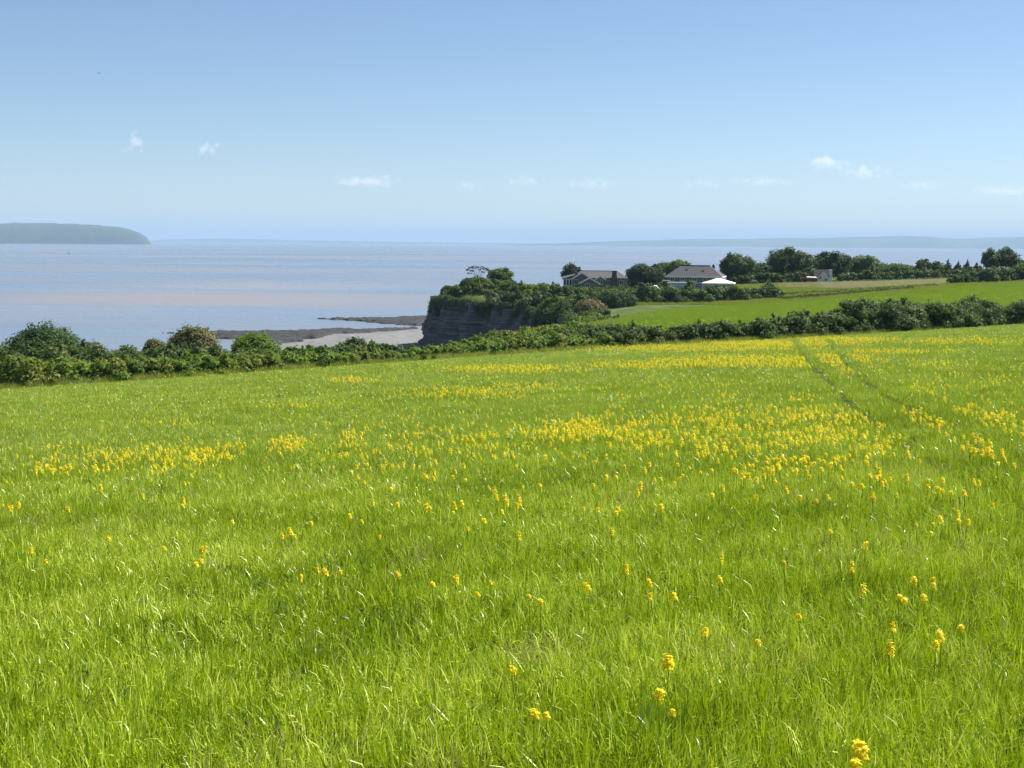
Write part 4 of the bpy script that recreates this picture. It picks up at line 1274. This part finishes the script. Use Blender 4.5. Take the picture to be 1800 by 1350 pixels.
def wedge(d0, d1, per_m2, seed, half=0.43, extra=2.6):
    """evenly spread, jittered points over the part of the field ahead"""
    g = np.random.default_rng(seed)
    st = 1 / math.sqrt(per_m2); wm = half * d1 + extra
    X, Y = np.meshgrid(np.arange(-wm, wm, st), np.arange(d0, d1, st))
    x = (X + g.uniform(-0.5, 0.5, X.shape) * st).ravel(); y = (Y + g.uniform(-0.5, 0.5, Y.shape) * st).ravel()
    k = np.abs(x) < half * y + extra
    return x[k], y[k]


gx, gy, gs = [], [], []
for d0, d1, dn, sc in ((2.2, 16, 26, 1.0), (16, 40, 15, 1.15), (40, 85, 6.5, 1.4), (85, 185, 3.2, 1.7)):
    x, y = wedge(d0, d1, dn, int(d1))
    gx.append(x); gy.append(y); gs.append(np.full(len(x), sc))
gx = np.concatenate(gx); gy = np.concatenate(gy); gs = np.concatenate(gs)
s = poly_sd(EDGE_POLY, gx, gy)
tr = np.minimum(dist_pl(TRAM[0], gx, gy), dist_pl(TRAM[1], gx, gy))
thin = fbm(gx, gy, 3.1, 51) + 0.6 * fbm(gx, gy, 1.3, 52)
keep = (s < -0.3) & (tr > np.where(gy > 24, 0.20, 0.13))
gx, gy, gs, thin = gx[keep], gy[keep], gs[keep], thin[keep]
hv = 1 + 0.10 * fbm(gx, gy, 9, 53) - 0.10 * np.clip(thin, 0, 1.5)
gh = np.clip(hv, 0.6, 1.3) * rng.uniform(0.85, 1.15, len(gx))
gzv = canopy(gx, gy) - CROP
ru = rng.uniform(size=len(gx))
cidx = np.where((ru < 0.10 * np.clip(fbm(gx, gy, 5, 57), 0, 1)), 6, np.where(ru > 0.955, 7, rng.integers(0, 6, len(gx))))
M_WEED = blade_material('weed_leaf', [(0.05, 0.11, 0.02), (0.09, 0.17, 0.025), (0.15, 0.24, 0.04)], 0.3)
M_STRAW = blade_material('straw_blade', [(0.24, 0.26, 0.05), (0.38, 0.36, 0.10), (0.52, 0.47, 0.20)], 0.3, tcol=(0.5, 0.45, 0.12))
T_CROP = template('crop_tufts', [clump('crop_tuft', 104, 0.17, 0.14, 0.265, 0.0055, 0.011, 60 + i, M_BLADE, 0.42, 0.95) for i in range(6)] + [clump('weed_tuft', 34, 0.13, 0.12, 0.24, 0.016, 0.034, 66, M_WEED, 0.8, 1.0), clump('straw_tuft', 26, 0.15, 0.2, 0.32, 0.003, 0.007, 67, M_STRAW, 0.5, 0.7)])
scatter('crop_grass', np.c_[gx, gy, gzv], np.c_[gs, gs, gh], T_CROP, 'dense green crop leaves covering the near field', 'crop', 61, idx=cidx)
print('crop tufts', len(gx))

# rough grass on verges and banks
T_ROUGH = template('rough_tufts', [clump('rough_tuft', 40, 0.22, 0.25, 0.6, 0.010, 0.02, 80 + i, M_ROUGH, 0.5, 0.8) for i in range(6)])
vx, vy = [], []
ep = np.array([e[:2] for e in EDGE])
sl_ = np.r_[0, np.cumsum(np.hypot(*np.diff(ep, axis=0).T))]
u = rng.uniform(0, sl_[-1], 9000)
bx_, by_ = np.interp(u, sl_, ep[:, 0]), np.interp(u, sl_, ep[:, 1])
l_ = np.hypot(bx_, by_); off = rng.uniform(-0.6, 1, 9000) * np.interp(bx_, [-40, 0, 20, 60], [2.5, 5, 4, 2.5])
vx.append(bx_ + bx_ / l_ * off); vy.append(by_ + by_ / l_ * off)
for (pxa, pxb, da, db, n) in ((1270, 1660, 263, 278, 3000), (1350, 1660, 278, 294, 3500), (1290, 1440, 296, 326, 2500), (1060, 1380, 262, 272, 1800), (730, 1080, 130, 205, 7000), (760, 920, 292, 312, 900), (1650, 1860, 280, 300, 2600)):
    d = rng.uniform(da, db, n); px = rng.uniform(pxa, pxb, n)
    vx.append((px - 900) / F * d); vy.append(d)
vx = np.concatenate(vx); vy = np.concatenate(vy)
k = (poly_sd(COAST, vx, vy) < -4) & (poly_sd(EDGE_POLY, vx, vy) > -0.5)
vx, vy = vx[k], vy[k]
scatter('rough_grass', np.c_[vx, vy, ground(vx, vy) - 0.03], rng.uniform(0.7, 1.3, len(vx)), T_ROUGH, 'rough yellow green grass on the verges and banks', 'grass', 62)

M_DRYB = blade_material('dry_meadow_blade', [(0.24, 0.26, 0.09), (0.36, 0.35, 0.16), (0.48, 0.45, 0.25), (0.58, 0.53, 0.34)], 0.3, tcol=(0.4, 0.36, 0.15))
T_DRY = template('dry_tufts', [clump('dry_tuft', 36, 0.3, 0.2, 0.5, 0.012, 0.025, 86 + i, M_DRYB, 0.4, 0.6) for i in range(4)])
pol = np.array(MBOT + MTOP[::-1])
x = rng.uniform(pol[:, 0].min(), pol[:, 0].max(), 9000); y = rng.uniform(pol[:, 1].min(), pol[:, 1].max(), 9000)
k = poly_sd(pol, x, y) < 0.5
x, y = x[k], y[k]
scatter('dry_grass', np.c_[x, y, land(x, y)], rng.uniform(0.8, 1.4, len(x)), T_DRY, 'pale dry seeding grass of the far meadow strip', 'grass', 65, nvar=4)

# pasture sward
T_SHORT = template('pasture_tufts', [clump('pasture_tuft', 30, 0.3, 0.10, 0.2, 0.02, 0.035, 90 + i, M_SHORT, 0.5, 0.8) for i in range(4)])
pol = np.array(PBOT + PTOP[::-1])
x = rng.uniform(pol[:, 0].min(), pol[:, 0].max(), 60000); y = rng.uniform(pol[:, 1].min(), pol[:, 1].max(), 60000)
k = poly_sd(pol, x, y) < 0.5
x, y = x[k], y[k]
scatter('pasture_grass', np.c_[x, y, land(x, y) + 0.05], rng.uniform(0.9, 1.6, len(x)), T_SHORT, 'short green sward of the pasture', 'grass', 63, nvar=4)

# flowers
M_PETAL = blade_material('yellow_petal', [(0.84, 0.62, 0.006), (0.89, 0.73, 0.012), (0.91, 0.80, 0.05)], 0.35, 0.6, 0.2, tcol=(0.88, 0.74, 0.02))
M_STEM = plain('flower_stem', (0.19, 0.29, 0.015), 0.9, 0.2, 8, 0.05)


def head_mesh(seed, nfl, rad, hgt, psz, simple=False):
    g = np.random.default_rng(seed)
    V, Q, A = [], [], []
    for i in range(nfl):
        e = (i + 0.5) / nfl
        a = 2.4 * i + g.uniform(-0.4, 0.4)
        r_ = rad * math.sqrt(max(0.02, 1 - e * 0.9)) * g.uniform(0.75, 1.1)
        c = np.array([r_ * math.cos(a), r_ * math.sin(a), hgt * e + g.uniform(-0.1, 0.1) * hgt])
        n = np.array([math.cos(a) * (1.2 - e), math.sin(a) * (1.2 - e), 0.35 + e]); n /= np.linalg.norm(n)
        t1 = np.cross(n, [0.2, 0.3, 1]); t1 /= np.linalg.norm(t1); t2 = np.cross(n, t1)
        rn = g.uniform(); ro = g.uniform(0, 1.57)
        for k_ in range(2 if simple else 4):
            b_ = ro + k_ * (math.pi if simple else math.pi / 2)
            d = t1 * math.cos(b_) + t2 * math.sin(b_); s_ = np.cross(n, d)
            s = psz * g.uniform(0.85, 1.15)
            k = len(V)
            V += [c, c + d * s * 0.6 + s_ * s * 0.42 + n * s * 0.12, c + d * s * 1.05 + n * s * 0.05, c + d * s * 0.6 - s_ * s * 0.42 + n * s * 0.12]
            Q.append((k, k + 1, k + 2, k + 3)); A += [rn] * 4
    return mesh_np('flower_head', np.array(V), np.array(Q), None, {'rnd': np.array(A)})


HEADS = [head_mesh(200 + i, n_, r_, h_, 0.0105) for i, (n_, r_, h_) in enumerate([(18, 0.016, 0.030), (24, 0.019, 0.045), (14, 0.014, 0.026), (28, 0.020, 0.060)])]
for h in HEADS: h.materials.append(M_PETAL)


def plant_meshes(seed):
    g = np.random.default_rng(seed)
    lx, ly = g.normal(size=2) * 0.03
    st = MB().tube([(0, 0, 0), (lx * .4, ly * .4, .17), (lx, ly, .335)], [.0035, .003, .002], 5)
    lf = MB()
    for j in range(3):
        a = 2.1 * j + g.uniform(); z = .04 + .05 * j; d = np.array([math.cos(a), math.sin(a), 0]); s_ = np.array([-d[1], d[0], 0])
        b_ = np.array([lx * .4, ly * .4, z]); ln = .08 - .02 * j
        lf.add([b_, b_ + d * ln * .5 + s_ * .011 + [0, 0, ln * .4], b_ + d * ln + [0, 0, ln * .3], b_ + d * ln * .5 - s_ * .011 + [0, 0, ln * .4]], [(0, 1, 2, 3)])
    def mk(mb, nm, mt):
        me = bpy.data.meshes.new(nm); me.from_pydata(mb.v, [], mb.f); me.materials.append(mt); return me
    return mk(st, 'stem', M_STEM), mk(lf, 'leaves', M_STEM), (lx, ly, .33)


PLANTS = [plant_meshes(300 + i) for i in range(5)]


def flower(px, py, i, label, group, scale=1.0, head=None):
    p = on_canopy(px, py, 0.05)
    g = np.random.default_rng(4000 + i)
    s = scale
    st, lf, tip = PLANTS[i % 5]
    zb = canopy(p[0], p[1]) - CROP
    zs = (p[2] - zb - 0.03) / 0.335
    o = empty('wildflower', (p[0] - tip[0], p[1] - tip[1], zb), label, 'flower', group)
    a = obj('stem', st, None, o); a.scale = (1, 1, zs)
    c = obj('leaves', lf, None, o); c.scale = (1, 1, zs)
    h = obj('flower_head', HEADS[i % 4 if head is None else head], None, o, (tip[0], tip[1], tip[2] * zs))
    h.scale = (s,) * 3; h.rotation_euler = (g.normal() * .2, g.normal() * .2, g.uniform(0, 6.28))
    return o


NAMED = [(1512, 1320, 1, 1.7, 'big yellow flower head at the bottom right corner area, larger of two'),
         (1502, 1336, 0, 1.3, 'smaller yellow flower just below the big one at bottom right'),
         (1175, 1164, 1, 1.6, 'tall yellow flower head right of centre in the foreground grass'),
         (1156, 1214, 0, 1.5, 'orange-yellow flower just below the tall one in the foreground'),
         (899, 1172, 2, 1.4, 'lone yellow flower in the middle of the foreground grass'),
         (938, 1249, 2, 1.5, 'yellow flower lowest in the middle of the foreground'),
         (962, 1249, 2, 1.0, 'tiny yellow flower beside the lowest middle one'),
         (1182, 1243, 2, 0.9, 'tiny pale yellow flower below the orange-yellow foreground flower'),
         (354, 966, 1, 1.5, 'upper yellow flower of three in a knot at left foreground'),
         (345, 988, 2, 1.3, 'lower left yellow flower of the knot of three at left'),
         (353, 982, 2, 1.3, 'lower right yellow flower of the knot of three at left'),
         (190, 943, 2, 1.4, 'lone yellow flower in the grass at far left')]
for i, (px, py, hd, sc, lab) in enumerate(NAMED):
    flower(px, py, i, lab, None, sc, hd)
FORE = [(55, 967), (80, 982), (289, 961), (511, 934), (495, 940), (518, 938), (557, 998), (573, 1004), (598, 1000), (527, 1014), (665, 941), (615, 905), (636, 912), (699, 886), (760, 1022), (801, 1016), (862, 1018), (840, 1038), (930, 1042), (950, 1052),
        (1035, 1030), (1099, 1000), (1143, 1023), (1141, 1044), (1185, 1045), (1519, 959), (1498, 985), (1498, 997), (1267, 980), (1265, 1014), (1378, 982), (1515, 1036), (1605, 1018), (1640, 1012), (1641, 1025), (1580, 1043), (1590, 1050), (1625, 1046),
        (1404, 1077), (1240, 1104), (1569, 1099), (1563, 1141), (1655, 1115), (1688, 1096), (1645, 1130), (698, 1002), (700, 1007), (822, 925), (1640, 917), (1655, 912), (1683, 903), (1684, 912), (1701, 915), (1636, 932), (1460, 930), (1075, 932), (911, 942), (1332, 1122)]
ORD = 'first second third fourth fifth sixth seventh eighth ninth tenth eleventh twelfth thirteenth fourteenth fifteenth sixteenth seventeenth eighteenth nineteenth twentieth'.split()
for nm, lo, hi in (('upper left foreground', 0, 620), ('upper middle foreground', 620, 1210), ('right foreground above the rest', 1210, 1800)):
    row = sorted([p for p in FORE if lo <= p[0] < hi and p[1] < 1030]); row2 = sorted([p for p in FORE if lo <= p[0] < hi and p[1] >= 1030])
    for tx, rw in ((nm, row), (nm.replace('upper', 'lower').replace('above the rest', 'below the rest'), row2)):
        for i, (px, py) in enumerate(rw):
            flower(px, py, 20 + px, f'small yellow flower in the {tx}, {ORD[min(i, 19)]} from the left', 'yellow flowers scattered in the foreground crop', rng.uniform(0.85, 1.25))
MIDL = [(20, 888), (32, 884), (5, 885), (18, 894), (583, 886), (655, 880), (755, 889), (747, 892), (798, 880), (800, 890), (797, 897), (812, 884), (850, 912), (871, 872), (882, 895), (912, 876), (915, 884), (908, 886), (860, 856), (870, 862), (874, 873), (886, 874), (883, 897), (890, 884), (1050, 892), (1088, 893), (1083, 898),
        (322, 880), (321, 886), (324, 848), (331, 846), (120, 895), (1535, 872), (1533, 866), (1610, 918), (630, 838), (640, 845), (762, 840), (750, 835), (1120, 866), (1124, 855), (1150, 842), (1185, 846), (1192, 840), (1200, 832), (545, 918), (409, 914)]
BANDS = [(1030, 757, 105, 20, 3.2), (1005, 760, 60, 12, 3.0), (1090, 750, 60, 14, 2.2), (1360, 770, 250, 55, 1.25), (1440, 742, 120, 25, 1.2), (1650, 735, 90, 20, 1.3), (1740, 770, 90, 60, 1.0), (1210, 770, 120, 40, 1.0), (1290, 795, 70, 22, 1.0), (1390, 800, 60, 15, 1.4),
         (350, 802, 26, 13, 3.2), (190, 825, 30, 9, 2.6), (250, 808, 180, 26, 0.85), (510, 780, 30, 11, 3.2), (408, 792, 22, 9, 2.6), (95, 826, 32, 9, 1.6), (620, 778, 26, 14, 2.6), (290, 800, 40, 14, 1.2),
         (780, 790, 260, 50, 0.32), (700, 820, 200, 45, 0.16), (1400, 840, 380, 40, 0.22), (1540, 833, 26, 8, 2.8), (1730, 835, 26, 10, 2.6), (1755, 855, 30, 8, 1.8), (1520, 770, 22, 8, 3.0), (1600, 790, 200, 40, 0.5), (840, 770, 60, 18, 0.9), (1700, 850, 90, 22, 0.5),
         (1340, 636, 160, 9, 2.6), (1470, 628, 60, 6, 1.6), (1150, 642, 120, 6, 1.2), (1420, 640, 25, 5, 3), (900, 649, 110, 6, 1.3), (830, 690, 110, 9, 0.7), (920, 678, 60, 7, 0.5), (1380, 604, 120, 4.5, 1.6), (1490, 597, 90, 4, 1.0), (1240, 612, 200, 6, 0.7), (620, 668, 60, 5, 0.7), (540, 712, 70, 7, 0.4), (1580, 618, 90, 4, 0.9), (1650, 640, 60, 6, 0.5), (1700, 600, 120, 6, 0.5), (1500, 650, 70, 12, 0.4), (1700, 680, 150, 30, 0.18), (300, 745, 60, 6, 0.5), (1200, 690, 300, 25, 0.10)]


def band_density(px, py):
    d = np.zeros_like(px)
    for cx, cy, rx, ry, w_ in BANDS:
        q_ = ((px - cx) / rx) ** 2 + ((py - cy) / ry) ** 2
        d = np.maximum(d, w_ * np.exp(-1.1 * q_ ** 1.4))
    return d


# candidate plants over the field, thinned by where the bands lie on the ground
x1, y1 = wedge(8, 45, 60, 71, 0.40, 0.5); x2, y2 = wedge(45, 170, 14.0, 72, 0.40, 0.5)
far = np.r_[np.zeros(len(x1), bool), np.ones(len(x2), bool)]
x = np.r_[x1, x2]; y = np.r_[y1, y2]
zc = canopy(x, y) + 0.05
px, py = proj(x, y, zc)
dn = band_density(px, py) * np.clip(0.55 + 0.9 * fbm(x, y, 2.2, 73), 0.02, 2.2) + np.where((py > 640) & (py < 900), 0.008, 0)
keep = (rng.uniform(size=len(x)) < dn * np.where(far, 1.2, 0.68)) & (poly_sd(EDGE_POLY, x, y) < -0.5) & (np.minimum(dist_pl(TRAM[0], x, y), dist_pl(TRAM[1], x, y)) > 0.25)
x, y, px, py, far = x[keep], y[keep], px[keep], py[keep], far[keep]
o_ = np.argsort(y)
x, y, px, py, far = x[o_], y[o_], px[o_], py[o_], far[o_]
nind = 300 - len(NAMED) - len(FORE) - len(MIDL)
for i, (a, c) in enumerate(MIDL):
    flower(a, c, 100 + i, 'yellow wildflower between the foreground and the flower bands', 'yellow flowers in the middle of the field', rng.uniform(0.95, 1.35))
for i in range(min(nind, len(x))):
    flower(px[i], py[i], 200 + i, 'yellow wildflower along the near side of the flower bands', 'yellow flowers at the near side of the bands', rng.uniform(0.95, 1.35))
x, y, px, py, far = x[nind:], y[nind:], px[nind:], py[nind:], far[nind:]
print('far flowers', len(x))
fh = []
for i in range(4):
    me = head_mesh(500 + i, 16, 0.018, 0.065, 0.017, simple=True); me.materials.append(M_PETAL)
    fh.append(bpy.data.objects.new('far_flower', me))
T_FLOW = template('far_flowers', fh)
zz_ = canopy(x, y) + rng.uniform(0.0, 0.09, len(x))
scatter('flower_bands', np.c_[x, y, zz_], rng.uniform(0.6, 1.2, len(x)) * np.where(far, 1.35, 0.95), T_FLOW, 'bands of yellow wildflowers across the far part of the field', 'flowers', 64, 0.25, nvar=4)

# ------------------------------------------------------------------ clouds and haze
def cloud(px, py, wpx, hpx, D, dens, seed, label):
    p = P(px, py, D); k = D / F
    iv, it = ico(3)
    g = np.random.default_rng(seed)
    sx, sz = wpx * k / 2 * 1.25, hpx * k / 2 * 1.5
    me = mesh_np('cloud', iv * np.array([sx, max(sz, sx * 0.5), sz]), None, it, smooth=True)
    m = bpy.data.materials.new('cloud_vapour'); m.use_nodes = True
    t = m.node_tree; t.nodes.clear()
    out = t.nodes.new('ShaderNodeOutputMaterial'); pv = t.nodes.new('ShaderNodeVolumePrincipled')
    pv.inputs['Color'].default_value = (0.97, 0.97, 0.98, 1); pv.inputs['Anisotropy'].default_value = 0.2
    tc = t.nodes.new('ShaderNodeTexCoord')
    mp = t.nodes.new('ShaderNodeMapping'); mp.inputs['Scale'].default_value = (2, 2, 2); mp.inputs['Location'].default_value = (-1, -1, -1)
    t.links.new(tc.outputs['Generated'], mp.inputs[0])
    ln = t.nodes.new('ShaderNodeVectorMath'); ln.operation = 'LENGTH'; t.links.new(mp.outputs[0], ln.inputs[0])
    nz = t.nodes.new('ShaderNodeTexNoise'); nz.inputs['Scale'].default_value = 0.95 / sz; nz.inputs['Detail'].default_value = 4; nz.inputs['Roughness'].default_value = 0.5
    ge = t.nodes.new('ShaderNodeNewGeometry'); t.links.new(ge.outputs['Position'], nz.inputs['Vector'])
    a = t.nodes.new('ShaderNodeMath'); a.operation = 'MULTIPLY_ADD'; t.links.new(nz.outputs['Fac'], a.inputs[0]); a.inputs[1].default_value = 4.0; a.inputs[2].default_value = -1.3
    b_ = t.nodes.new('ShaderNodeMath'); b_.operation = 'SUBTRACT'; t.links.new(a.outputs[0], b_.inputs[0]); t.links.new(ln.outputs['Value'], b_.inputs[1])
    c = t.nodes.new('ShaderNodeMath'); c.operation = 'MULTIPLY'; c.use_clamp = False; t.links.new(b_.outputs[0], c.inputs[0]); c.inputs[1].default_value = dens * 0.2
    e = t.nodes.new('ShaderNodeMath'); e.operation = 'MAXIMUM'; t.links.new(c.outputs[0], e.inputs[0]); e.inputs[1].default_value = 0
    t.links.new(e.outputs[0], pv.inputs['Density']); t.links.new(pv.outputs[0], out.inputs['Volume'])
    o = obj('cloud', me, m, None, tuple(p))
    tag(o, label, 'cloud', 'small clouds above the horizon')


for i, (px, py, wp, hp, dn, lab) in enumerate([
        (233, 250, 44, 28, 0.040, 'small bright cloud above the island, leftmost in the sky'), (365, 261, 40, 20, 0.040, 'small bright cloud second from the left'),
        (648, 319, 110, 18, 0.022, 'flat faint cloud low over the middle of the sea'), (822, 327, 66, 14, 0.014, 'faint thin cloud left of the longer central one'),
        (922, 319, 66, 16, 0.016, 'faint cloud strip above the cliff'), (1038, 324, 90, 15, 0.014, 'faint cloud strip above the bungalow'),
        (1238, 323, 70, 13, 0.012, 'faint cloud wisp above the hipped roof house'), (1340, 319, 110, 12, 0.012, 'long faint cloud wisp above the large dark tree'),
        (1455, 287, 66, 20, 0.030, 'bright small cloud, left one of the pair at right'), (1515, 303, 78, 20, 0.026, 'bright small cloud, lower one of the pair at right'),
        (1620, 326, 90, 12, 0.012, 'faint cloud strip right of the bright pair'), (1770, 335, 110, 14, 0.014, 'faint cloud strip at the right edge of the sky')]):
    cloud(px, py, wp, hp, 14000 + 370 * i, dn, 800 + i, lab)

m = bpy.data.materials.new('haze_air'); m.use_nodes = True
t = m.node_tree; t.nodes.clear()
out = t.nodes.new('ShaderNodeOutputMaterial'); pv = t.nodes.new('ShaderNodeVolumePrincipled')
HAZE = 0.8e-4
pv.inputs['Density'].default_value = HAZE; pv.inputs['Color'].default_value = (0.42, 0.585, 0.79, 1); pv.inputs['Anisotropy'].default_value = 0.0
t.links.new(pv.outputs[0], out.inputs['Volume'])
hz = MB().box(-40000, 40000, -40000, 40000, -3.7, 290).build('haze', m)
tag(hz, 'pale blue sea haze over the whole bay', 'haze', kind='stuff')
